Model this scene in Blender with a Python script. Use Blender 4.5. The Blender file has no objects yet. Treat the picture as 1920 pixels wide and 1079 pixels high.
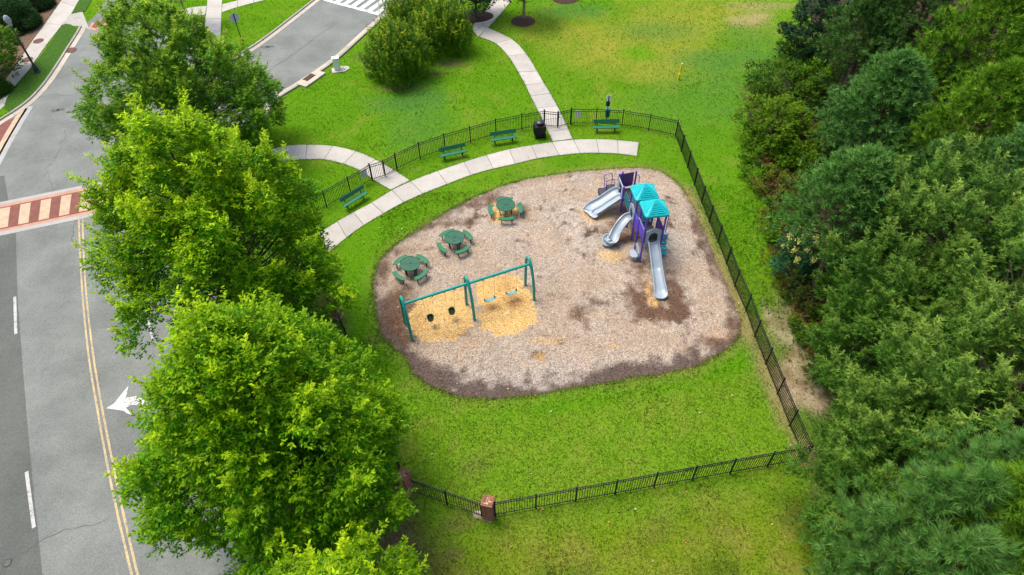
import bpy, bmesh, math, random
import numpy as np
from mathutils import Vector, Matrix
random.seed(7); RNG = np.random.default_rng(7)
S = bpy.context.scene
COL = S.collection
PI = math.pi

# ------------------------------------------------------------------ camera
H = 28.2; PITCH = math.radians(47.8); ROLL = math.radians(-1.2); FPX = 1280.0
f_ = np.array([0, math.cos(PITCH), -math.sin(PITCH)]); r_ = np.array([1.0, 0, 0]); u_ = np.cross(r_, f_)
RT = r_*math.cos(ROLL)+u_*math.sin(ROLL); UP = -r_*math.sin(ROLL)+u_*math.cos(ROLL)
cam = bpy.data.objects.new("camera", bpy.data.cameras.new("camera")); COL.objects.link(cam)
cam.data.sensor_width = 36; cam.data.lens = 36*FPX/1920; cam.data.clip_end = 3000; cam.data.clip_start = 0.1
cam.matrix_world = Matrix(((RT[0], UP[0], -f_[0], 0), (RT[1], UP[1], -f_[1], 0), (RT[2], UP[2], -f_[2], H), (0, 0, 0, 1)))
S.camera = cam

# ------------------------------------------------------------------ light
SUN_EL = math.radians(67); SUN_AZ = math.radians(-55)      # azimuth from +Y, to the left
w = bpy.data.worlds.new("World"); S.world = w; w.use_nodes = True
nt = w.node_tree; bg = nt.nodes["Background"]
sky = nt.nodes.new("ShaderNodeTexSky"); sky.sky_type = 'NISHITA'; sky.sun_disc = False
sky.sun_elevation = SUN_EL; sky.sun_rotation = SUN_AZ
sky.air_density = 1.0; sky.dust_density = 4.0; sky.ozone_density = 0.6
nt.links.new(sky.outputs[0], bg.inputs[0]); bg.inputs[1].default_value = 0.15
sl = bpy.data.lights.new("sun", 'SUN'); sl.energy = 1.3; sl.angle = math.radians(25); sl.color = (1.0, 0.93, 0.80)
sun = bpy.data.objects.new("sun", sl); COL.objects.link(sun)
sd = Vector((math.sin(SUN_AZ)*math.cos(SUN_EL), math.cos(SUN_AZ)*math.cos(SUN_EL), math.sin(SUN_EL)))
sun.rotation_euler = sd.to_track_quat('Z', 'Y').to_euler(); sun.location = (-20, 20, 60)
S.view_settings.view_transform = 'Standard'; S.view_settings.look = 'None'
S.view_settings.exposure = 0.90; S.view_settings.gamma = 1.0; S.view_settings.use_curve_mapping = False
S.render.engine = 'CYCLES'; S.cycles.max_bounces = 6; S.cycles.transparent_max_bounces = 4

# ------------------------------------------------------------------ helpers
def G(x, y, z=0.0):
    """ground position (or position at height z) of a point surveyed in the aerial picture"""
    d = f_+RT*(x-960)/FPX-UP*(y-539.5)/FPX
    t = (z-H)/d[2]
    return (d[0]*t, d[1]*t)
def GL(pts, z=0.0): return [G(x, y, z) for x, y in pts]

def tag(o, label=None, cat=None, group=None, kind=None):
    if label: o["label"] = label
    if cat: o["category"] = cat
    if group: o["group"] = group
    if kind: o["kind"] = kind
    return o
def link(name, me, mat=None, parent=None):
    o = bpy.data.objects.new(name, me); COL.objects.link(o)
    if mat and not me.materials: me.materials.append(mat)
    if parent: o.parent = parent
    return o
def empty(name, loc=(0, 0, 0), rz=0.0, parent=None):
    o = bpy.data.objects.new(name, None); COL.objects.link(o); o.location = loc; o.rotation_euler.z = rz
    o.empty_display_size = 0.2
    if parent: o.parent = parent
    return o
def thing(name, loc, rz, label, cat, group=None):
    return tag(empty(name, loc, rz), label, cat, group)
def children(o): return [c for c in COL.objects if c.parent == o]
def copy_tree(o, parent=None, kids=None):
    if kids is None:
        kids = {}
        for c in COL.objects:
            if c.parent: kids.setdefault(c.parent.name, []).append(c)
    c = o.copy(); COL.objects.link(c)
    if parent: c.parent = parent
    for k in kids.get(o.name, []): copy_tree(k, c, kids)
    return c

class MB:
    def __init__(s): s.v = []; s.f = []; s.sm = False
    def add(s, vs, fs):
        n = len(s.v); s.v += [tuple(p) for p in vs]; s.f += [tuple(i+n for i in f) for f in fs]; return s
    def box(s, c, d, rz=0.0, tilt=0.0):
        cx, cy, cz = c; a, b, h = d[0]/2, d[1]/2, d[2]/2
        M = Matrix.Rotation(rz, 3, 'Z') @ Matrix.Rotation(tilt, 3, 'X')
        vs = []
        for x, y, z in ((-a,-b,-h),(a,-b,-h),(a,b,-h),(-a,b,-h),(-a,-b,h),(a,-b,h),(a,b,h),(-a,b,h)):
            q = M @ Vector((x, y, z)); vs.append((q.x+cx, q.y+cy, q.z+cz))
        return s.add(vs, [(0,3,2,1),(4,5,6,7),(0,1,5,4),(1,2,6,5),(2,3,7,6),(3,0,4,7)])
    def bar(s, p, q, wd, ht):
        p, q = Vector(p), Vector(q); t = (q-p).normalized(); up = Vector((0,0,1))
        if abs(t.z) > .9: up = Vector((0,1,0))
        sd_ = t.cross(up).normalized()*wd/2; uu = sd_.cross(t).normalized()*ht/2
        vs = [p-sd_-uu, p+sd_-uu, p+sd_+uu, p-sd_+uu, q-sd_-uu, q+sd_-uu, q+sd_+uu, q-sd_+uu]
        return s.add(vs, [(0,3,2,1),(4,5,6,7),(0,1,5,4),(1,2,6,5),(2,3,7,6),(3,0,4,7)])
    def tube(s, pts, r, n=8, cap=True):
        pts = [Vector(p) for p in pts]; m = len(pts)
        rs = r if isinstance(r, (list, tuple)) else [r]*m
        base = len(s.v); ref = None
        for i, p in enumerate(pts):
            t = (pts[min(i+1, m-1)]-pts[max(i-1, 0)]).normalized()
            if ref is None:
                ref = t.orthogonal().normalized()
            ref = (ref-t*ref.dot(t))
            ref = ref.normalized() if ref.length > 1e-6 else t.orthogonal().normalized()
            b = t.cross(ref)
            for k in range(n):
                a = 2*PI*k/n; q = p+(ref*math.cos(a)+b*math.sin(a))*rs[i]; s.v.append((q.x, q.y, q.z))
        for i in range(m-1):
            for k in range(n):
                a = base+i*n+k; b2 = base+i*n+(k+1) % n
                s.f.append((a, b2, b2+n, a+n))
        if cap:
            s.f.append(tuple(base+k for k in range(n))[::-1]); s.f.append(tuple(base+(m-1)*n+k for k in range(n)))
        return s
    def prism(s, poly, z0, z1):
        n = len(poly); a = sum(poly[i][0]*poly[(i+1) % n][1]-poly[(i+1) % n][0]*poly[i][1] for i in range(n))
        if a < 0: poly = poly[::-1]
        vs = [(x, y, z0) for x, y in poly]+[(x, y, z1) for x, y in poly]
        fs = [tuple(range(n, 2*n)), tuple(range(n))[::-1]]+[(i, (i+1) % n, n+(i+1) % n, n+i) for i in range(n)]
        return s.add(vs, fs)
    def sheet(s, poly, z):
        n = len(poly); a = sum(poly[i][0]*poly[(i+1) % n][1]-poly[(i+1) % n][0]*poly[i][1] for i in range(n))
        if a < 0: poly = poly[::-1]
        return s.add([(x, y, z) for x, y in poly], [tuple(range(n))])
    def lathe(s, prof, n=16, c=(0, 0, 0), sx=1, sy=1):
        base = len(s.v); m = len(prof)
        for r, z in prof:
            for k in range(n):
                a = 2*PI*k/n; s.v.append((c[0]+r*math.cos(a)*sx, c[1]+r*math.sin(a)*sy, c[2]+z))
        for i in range(m-1):
            for k in range(n):
                a = base+i*n+k; b = base+i*n+(k+1) % n; s.f.append((a, b, b+n, a+n))
        s.f.append(tuple(base+k for k in range(n))[::-1]); s.f.append(tuple(base+(m-1)*n+k for k in range(n)))
        return s
    def sweep(s, path, section):
        """section: closed list of (side, up) carried along path"""
        P = [Vector(p) for p in path]; m = len(P); base = len(s.v)
        for i, p in enumerate(P):
            t = (P[min(i+1, m-1)]-P[max(i-1, 0)]).normalized()
            sd_ = t.cross(Vector((0, 0, 1))).normalized(); uu = sd_.cross(t)
            for a, b in (section(i/(m-1)) if callable(section) else section):
                q = p+sd_*a+uu*b; s.v.append(tuple(q))
        n = (len(s.v)-base)//m
        for i in range(m-1):
            for k in range(n):
                a = base+i*n+k; b = base+i*n+(k+1) % n; s.f.append((a, b, b+n, a+n))
        s.f.append(tuple(base+k for k in range(n))[::-1]); s.f.append(tuple(base+(m-1)*n+k for k in range(n)))
        return s
    def mesh(s, name, smooth=False):
        me = bpy.data.meshes.new(name); me.from_pydata(s.v, [], s.f); me.update()
        bm = bmesh.new(); bm.from_mesh(me); bmesh.ops.recalc_face_normals(bm, faces=bm.faces); bm.to_mesh(me); bm.free()
        if smooth:
            me.polygons.foreach_set("use_smooth", [True]*len(me.polygons))
            try: me.set_sharp_from_angle(angle=math.radians(40))
            except Exception: pass
        return me
    def build(s, name, mat, parent=None, smooth=False, bevel=0.0):
        o = link(name, s.mesh(name, smooth), mat, parent)
        if bevel:
            b = o.modifiers.new("bevel", 'BEVEL'); b.width = bevel; b.segments = 2; b.limit_method = 'ANGLE'
        return o

def npmesh(name, V, F, col=None, mat=None, parent=None, smooth=False):
    """V (n,3), F (m,k) numpy arrays; col (n,3) point colours"""
    me = bpy.data.meshes.new(name); n = len(V); m, k = F.shape
    me.vertices.add(n); me.vertices.foreach_set("co", np.ascontiguousarray(V, dtype=np.float32).ravel())
    me.loops.add(m*k); me.loops.foreach_set("vertex_index", np.ascontiguousarray(F, dtype=np.int32).ravel())
    me.polygons.add(m); me.polygons.foreach_set("loop_start", np.arange(0, m*k, k, dtype=np.int32))
    try: me.polygons.foreach_set("loop_total", np.full(m, k, dtype=np.int32))
    except Exception: pass
    if smooth: me.polygons.foreach_set("use_smooth", np.ones(m, dtype=bool))
    me.update(calc_edges=True)
    if col is not None:
        at = me.attributes.new("col", 'FLOAT_COLOR', 'POINT')
        c4 = np.ones((n, 4), dtype=np.float32); c4[:, :3] = col; at.data.foreach_set("color", c4.ravel())
    return link(name, me, mat, parent)

# value noise in numpy
_PERM = np.random.default_rng(3).random((512, 512)).astype(np.float32)
def vnoise(x, y):
    xi = np.floor(x).astype(int); yi = np.floor(y).astype(int); fx = x-xi; fy = y-yi
    fx = fx*fx*(3-2*fx); fy = fy*fy*(3-2*fy); a = lambda i, j: _PERM[(i) % 512, (j) % 512]
    return (a(xi, yi)*(1-fx)+a(xi+1, yi)*fx)*(1-fy)+(a(xi, yi+1)*(1-fx)+a(xi+1, yi+1)*fx)*fy
def fbm(x, y, sc, o=4):
    r = 0; amp = .5; tot = 0
    for k in range(o):
        r = r+amp*vnoise(x*sc*2**k+17.3*k, y*sc*2**k+9.1*k); tot += amp; amp *= .55
    return r/tot
def ell(X, Y, c, rx, ry, rz=0.0, soft=.35, n=None):
    dx = X-c[0]; dy = Y-c[1]; ca, sa = math.cos(rz), math.sin(rz)
    d = np.sqrt(((dx*ca+dy*sa)/rx)**2+((-dx*sa+dy*ca)/ry)**2)
    if n is not None: d = d+(n-.5)*1.1
    return np.clip((1+soft-d)/(2*soft), 0, 1)
def smooth_closed(pts, k=6):
    out = []; n = len(pts)
    for i in range(n):
        p0, p1, p2, p3 = (np.array(pts[(i+j) % n]) for j in (-1, 0, 1, 2))
        for t in np.arange(k)/k:
            out.append(tuple(.5*((2*p1)+(-p0+p2)*t+(2*p0-5*p1+4*p2-p3)*t*t+(-p0+3*p1-3*p2+p3)*t**3)))
    return out
def smooth_open(pts, k=6):
    P = [np.array(p, float) for p in pts]; P = [2*P[0]-P[1]]+P+[2*P[-1]-P[-2]]; out = []
    for i in range(1, len(P)-2):
        p0, p1, p2, p3 = P[i-1:i+3]
        for t in np.arange(k)/k:
            out.append(tuple(.5*((2*p1)+(-p0+p2)*t+(2*p0-5*p1+4*p2-p3)*t*t+(-p0+3*p1-3*p2+p3)*t**3)))
    out.append(tuple(P[-2])); return out
def resample(pts, step):
    P = np.array(pts, float); d = np.r_[0, np.cumsum(np.linalg.norm(np.diff(P, axis=0), axis=1))]
    n = max(1, int(round(d[-1]/step))); s = np.linspace(0, d[-1], n+1)
    return [tuple(np.interp(s, d, P[:, j])[i] for j in range(P.shape[1])) for i in range(n+1)]
def inside(X, Y, poly):
    r = np.zeros(X.shape, bool); n = len(poly)
    for i in range(n):
        x1, y1 = poly[i]; x2, y2 = poly[(i+1) % n]
        c = ((y1 > Y) != (y2 > Y))
        if y1 != y2: r ^= c & (X < (x2-x1)*(Y-y1)/(y2-y1)+x1)
    return r

# ------------------------------------------------------------------ materials
class NM:
    def __init__(s, name):
        s.m = bpy.data.materials.new(name); s.m.use_nodes = True; s.t = s.m.node_tree; s.n = s.t.nodes
        s.b = s.n["Principled BSDF"]; s.out = s.n["Material Output"]
    def L(s, a, b): s.t.links.new(a, b)
    def coord(s):
        return s.n.new("ShaderNodeTexCoord").outputs["Object"]
    def noise(s, sc, det=4, rough=.6, vec=None, dist=0):
        n = s.n.new("ShaderNodeTexNoise"); n.inputs["Scale"].default_value = sc; n.inputs["Detail"].default_value = det
        n.inputs["Roughness"].default_value = rough; n.inputs["Distortion"].default_value = dist
        s.L(vec if vec is not None else s.coord(), n.inputs["Vector"]); return n.outputs["Fac"]
    def ramp(s, fac, stops):
        r = s.n.new("ShaderNodeValToRGB"); e = r.color_ramp.elements
        while len(e) < len(stops): e.new(.5)
        for i, (p, c) in enumerate(stops):
            e[i].position = p; e[i].color = (c, c, c, 1) if isinstance(c, (int, float)) else (*c, 1)
        s.L(fac, r.inputs[0]); return r.outputs[0]
    def mix(s, a, b, fac=.5, mode='MIX'):
        n = s.n.new("ShaderNodeMix"); n.data_type = 'RGBA'; n.blend_type = mode
        for k, v in ((0, fac), (6, a), (7, b)):
            if isinstance(v, bpy.types.NodeSocket): s.L(v, n.inputs[k])
            elif k == 0: n.inputs[0].default_value = v
            else: n.inputs[k].default_value = (*v, 1)
        return n.outputs[2]
    def attr(s, name="col"):
        a = s.n.new("ShaderNodeAttribute"); a.attribute_name = name; return a.outputs["Color"]
    def bump(s, h, st=.3, d=.02):
        b = s.n.new("ShaderNodeBump"); b.inputs["Strength"].default_value = st; b.inputs["Distance"].default_value = d
        s.L(h, b.inputs["Height"]); s.L(b.outputs[0], s.b.inputs["Normal"]); return s
    def base(s, c):
        if isinstance(c, bpy.types.NodeSocket): s.L(c, s.b.inputs["Base Color"])
        else: s.b.inputs["Base Color"].default_value = (*c, 1)
        return s
    def rough(s, r, spec=.4):
        s.b.inputs["Roughness"].default_value = r; s.b.inputs["Specular IOR Level"].default_value = spec; return s
def objrand(nm, lo=.85, hi=1.15):
    i = nm.n.new("ShaderNodeObjectInfo"); return nm.ramp(i.outputs["Random"], [(0, lo), (1, hi)])
def M_plain(name, c, rough=.5, spec=.4, var=.25, sc=6, bump=0.0, rnd=False, metal=0.0):
    k = NM(name); n = k.noise(sc, 5)
    lo = tuple(x*(1-var) for x in c); hi = tuple(min(1, x*(1+var)) for x in c)
    col = k.ramp(n, [(.3, lo), (.7, hi)])
    fine = k.noise(sc*18, 3); col = k.mix(col, k.ramp(fine, [(.3, .82), (.7, 1.0)]), .6, 'MULTIPLY')
    if rnd: col = k.mix(col, objrand(k), 1.0, 'MULTIPLY')
    k.base(col).rough(rough, spec); k.b.inputs["Metallic"].default_value = metal
    if bump: k.bump(fine, bump, .01)
    return k.m
def M_leaf(name, trans=.35, rough=.5, spec=.12):
    k = NM(name); c = k.attr(); k.base(c).rough(rough, spec)
    tr = k.n.new("ShaderNodeBsdfTranslucent"); k.L(k.mix(c, (.75, 1.0, .25), .35, 'MULTIPLY') if False else c, tr.inputs["Color"])
    mx = k.n.new("ShaderNodeMixShader"); mx.inputs[0].default_value = trans
    k.L(k.b.outputs[0], mx.inputs[1]); k.L(tr.outputs[0], mx.inputs[2]); k.L(mx.outputs[0], k.out.inputs[0]); return k.m

def m_lawn():
    k = NM("lawn_grass"); c = k.attr()
    f1 = k.noise(9, 6, .8); f2 = k.noise(30, 3, .7)
    col = k.mix(c, k.ramp(f1, [(.34, .45), (.47, .95), (.66, 1.45)]), .85, 'MULTIPLY')
    col = k.mix(col, k.ramp(f2, [(.3, .45), (.7, 1.45)]), .55, 'MULTIPLY')
    k.base(col).rough(1.0, .0); k.bump(k.mix(f1, f2, .5), .9, .06); return k.m
def m_mulch():
    k = NM("wood_mulch"); c = k.attr(); co = k.coord()
    v = k.n.new("ShaderNodeTexVoronoi"); v.inputs["Scale"].default_value = 26; k.L(co, v.inputs["Vector"])
    v2 = k.n.new("ShaderNodeTexVoronoi"); v2.inputs["Scale"].default_value = 11; v2.inputs["Randomness"].default_value = 1; k.L(co, v2.inputs["Vector"])
    sep = k.n.new("ShaderNodeSeparateColor"); k.L(v.outputs["Color"], sep.inputs[0])
    sep2 = k.n.new("ShaderNodeSeparateColor"); k.L(v2.outputs["Color"], sep2.inputs[0])
    col = k.mix(c, k.ramp(sep.outputs[0], [(0, .42), (.35, .9), (1, 1.3)]), .85, 'MULTIPLY')
    col = k.mix(col, k.ramp(sep2.outputs[1], [(0, .75), (1, 1.2)]), .6, 'MULTIPLY')
    k.base(col).rough(.95, .1); k.bump(v.outputs["Distance"], .8, .03); return k.m
def m_asphalt(name, base, blotch=.18):
    k = NM(name); n1 = k.noise(.35, 5, .6); n2 = k.noise(60, 3, .8); n3 = k.noise(4, 4, .7); n4 = k.noise(13, 3, .8)
    col = k.ramp(n1, [(.38, tuple(x*(1-blotch) for x in base)), (.62, tuple(x*(1+blotch*.7) for x in base))])
    col = k.mix(col, k.ramp(n2, [(.32, .55), (.5, 1.0), (.7, 1.5)]), .6, 'MULTIPLY')
    col = k.mix(col, k.ramp(n3, [(.3, .88), (.7, 1.1)]), .7, 'MULTIPLY')
    col = k.mix(col, k.ramp(n4, [(.34, .70), (.5, 1.0), (.68, 1.3)]), .75, 'MULTIPLY')
    k.base(col).rough(.85, .25); k.bump(n2, .35, .01); return k.m
def m_concrete(name, base, rnd=True):
    k = NM(name); n1 = k.noise(.9, 6, .65); n2 = k.noise(40, 3, .7)
    col = k.ramp(n1, [(.3, tuple(x*.86 for x in base)), (.6, base), (.8, tuple(min(1, x*1.08) for x in base))])
    col = k.mix(col, k.ramp(n2, [(.3, .85), (.6, 1.03)]), .7, 'MULTIPLY')
    st = k.noise(2.3, 3, .5, dist=1.5); col = k.mix(col, k.ramp(st, [(.60, 1.0), (.72, .78)]), .8, 'MULTIPLY')
    if rnd: col = k.mix(col, objrand(k, .86, 1.05), 1.0, 'MULTIPLY')
    k.base(col).rough(.8, .25); k.bump(n2, .2, .008); return k.m
def m_paint(name, c, wear=.45):
    k = NM(name); n = k.noise(9, 6, .75); n2 = k.noise(1.2, 3)
    f = k.mix(n, n2, .35)
    k.base(k.ramp(f, [(.40, (.2, .2, .19)), (wear+.03, tuple(x*.85 for x in c)), (.62, c)])).rough(.7, .3); return k.m
def m_brickpave(name, c1, c2, sc=5):
    k = NM(name); b = k.n.new("ShaderNodeTexBrick"); b.inputs["Scale"].default_value = sc
    b.inputs["Color1"].default_value = (*c1, 1); b.inputs["Color2"].default_value = (*c2, 1)
    b.inputs["Mortar"].default_value = (*(x*.6 for x in c1), 1); b.inputs["Mortar Size"].default_value = .03
    k.L(k.coord(), b.inputs["Vector"]); n = k.noise(2, 5)
    k.base(k.mix(b.outputs[0], k.ramp(n, [(.3, .75), (.7, 1.1)]), .8, 'MULTIPLY')).rough(.85, .2); return k.m
def m_perforated(name, c):
    k = NM(name); v = k.n.new("ShaderNodeTexVoronoi"); v.inputs["Scale"].default_value = 55; v.inputs["Randomness"].default_value = 0
    k.L(k.coord(), v.inputs["Vector"])
    n = k.noise(5, 3)
    col = k.mix(k.ramp(n, [(.3, tuple(x*.85 for x in c)), (.7, tuple(x*1.15 for x in c))]), k.ramp(v.outputs["Distance"], [(.25, .35), (.4, 1.0)]), .7, 'MULTIPLY')
    k.base(col).rough(.45, .4); return k.m

LAWN = m_lawn(); MULCH = m_mulch(); LEAF = M_leaf("leaf"); NEEDLE = M_leaf("pine_needle", .2, .7, .03)
ASPH = m_asphalt("asphalt", (.178, .192, .176)); ASPHD = m_asphalt("asphalt_dark", (.105, .115, .102), .12)
CONC = m_concrete("concrete", (.47, .445, .395)); KERB = m_concrete("kerb_concrete", (.49, .44, .35)); JOINT = M_plain("joint_soil", (.10, .085, .06), .95)
KTOP = m_concrete("kerb_top", (.35, .33, .28))
WHITEP = m_paint("white_paint", (.75, .75, .72)); YELP = m_paint("yellow_paint", (.58, .44, .22), .5); DASHP = m_paint("faded_white_paint", (.50, .50, .48), .46)
BRKRED = m_brickpave("red_paver", (.22, .085, .065), (.27, .115, .085)); BRKPINK = m_brickpave("pink_paver", (.52, .27, .19), (.60, .36, .26), 7); BRKCREAM = m_brickpave("cream_paver", (.56, .41, .28), (.62, .47, .33), 7)
CONG = m_concrete("grey_concrete_band", (.38, .38, .355), False)
BLACKM = M_plain("black_metal", (.010, .012, .014), .5, .25, .3)
NAVYM = M_plain("dark_lamp_metal", (.02, .026, .035), .4, .5, .3)
GREENP = m_perforated("green_coated_mesh", (.012, .165, .072)); GREENT = m_perforated("green_table_mesh", (.014, .105, .055))
GREENR = M_plain("green_rim", (.008, .095, .045), .4)
TEAL = M_plain("teal_steel", (.0, .30, .245), .35, .5, .12, 3); TEALD = M_plain("dark_teal_steel", (.005, .17, .13), .4, .5, .12, 3)
TURQ = M_plain("turquoise_plastic", (.0, .44, .47), .4, .4, .1, 2)
PURP = M_plain("purple_steel", (.095, .045, .50), .35, .5, .15, 3); PURPL = m_perforated("purple_panel", (.12, .05, .20))
SLIDE = M_plain("grey_slide_plastic", (.33, .40, .455), .3, .5, .1, 1.5); DECK = M_plain("dark_deck", (.05, .05, .058), .7)
DKHOLE = M_plain("charcoal_liner_and_shade", (.03, .033, .04), .5)
BRICK = M_plain("brick", (.36, .14, .095), .85, .2, .3, 9, .3, True); MORTAR = M_plain("mortar", (.60, .52, .42), .9)
CAPM = M_plain("cap_mortar", (.62, .47, .30), .9); CAPB = M_plain("cap_brick", (.25, .105, .068), .85, .2, .3, 9, .3, True)
BARK = M_plain("bark", (.085, .065, .05), .9, .2, .4, 7, .6); PBARK = M_plain("pine_bark", (.10, .065, .045), .9, .2, .4, 7, .6); LBARK = M_plain("pale_bark", (.30, .22, .15), .9, .2, .3, 7, .4)
WHITEM = M_plain("white_enamel", (.88, .88, .86), .4, .4, .06); GREYM = M_plain("grey_enamel", (.30, .33, .34), .4); GALV = M_plain("galvanised_chain", (.35, .34, .30), .45, .5, .2, 6, 0, False, .6)
YELLOW = M_plain("yellow_plastic", (.95, .60, .0), .4); BLUEB = M_plain("blue_green_bin", (.01, .17, .22), .4); DKGREEN = M_plain("dark_green_plastic", (.01, .10, .05), .5)
RUST = M_plain("rusty_iron", (.13, .06, .042), .75, .3, .3, 8, .3); PALEBLUE = M_plain("blue_belt_rubber", (.10, .34, .40), .5)
DARKMULCH = M_plain("dark_bark_mulch", (.07, .042, .032), .95, .1, .45, 12, .8); BEDMULCH = M_plain("bed_mulch", (.17, .105, .075), .95, .1, .4, 12, .8)
CRACK = M_plain("crack_fill", (.105, .108, .10), .9); IRONG = M_plain("iron_grate", (.035, .025, .022), .7)
SOILM = M_plain("leaf_litter", (.055, .034, .022), .95, .1, .5, 3, .9); STONE = M_plain("pale_stone", (.45, .38, .28), .9)

# ------------------------------------------------------------------ layout outlines
MULCH_PX = [(700,520),(712,490),(740,462),(775,437),(815,412),(850,391),(890,371),(930,354),(975,340),(1020,331),(1070,324),(1120,319),(1180,316),(1222,318),(1252,330),(1275,352),(1295,385),(1315,425),(1335,465),(1350,510),(1367,550),(1382,585),(1390,610),(1384,632),(1365,652),(1335,672),(1300,688),(1250,700),(1200,708),(1150,716),(1100,724),(1050,733),(1000,741),(950,747),(900,748),(860,745),(830,735),(800,720),(775,695),(755,670),(735,650),(715,625),(705,590),(700,555)]
MULCH_OUT = smooth_closed(GL(MULCH_PX), 8)
road_right = [(-4.6, -4), (-6.1, 0), (-8.2, 6), (-9.9, 10.6), (-12.6, 17), (-15.4, 23.0), (-17.8, 28.5), (-19.6, 33.0), (-20.2, 36.5), (-19.4, 39.6), (-17.8, 42.2)]
side_right = GL([(514,190), (560,160), (600,134), (640,104), (680,67), (722,30), (770,-12)])
road_right = smooth_open(road_right+side_right, 5)
side_left = smooth_open(GL([(300,62), (360,88), (410,105), (440,107), (470,92), (510,64), (550,33), (592,0), (640,-38)]), 5)
left_kerb = smooth_open(GL([(-120,300), (-50,262), (0,228), (30,209), (60,186), (86,157), (108,125), (130,90), (147,63), (154,50)]), 5)
ROAD = [(-60, -4)]+road_right[:1]+road_right+side_left[::-1]+GL([(252,24),(262,-5),(275,-60),(205,-60),(198,0),(180,28),(160,46)])+left_kerb[::-1]+[(-60, 40)]
ROAD = [ROAD[0]]+ROAD[2:]

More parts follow.
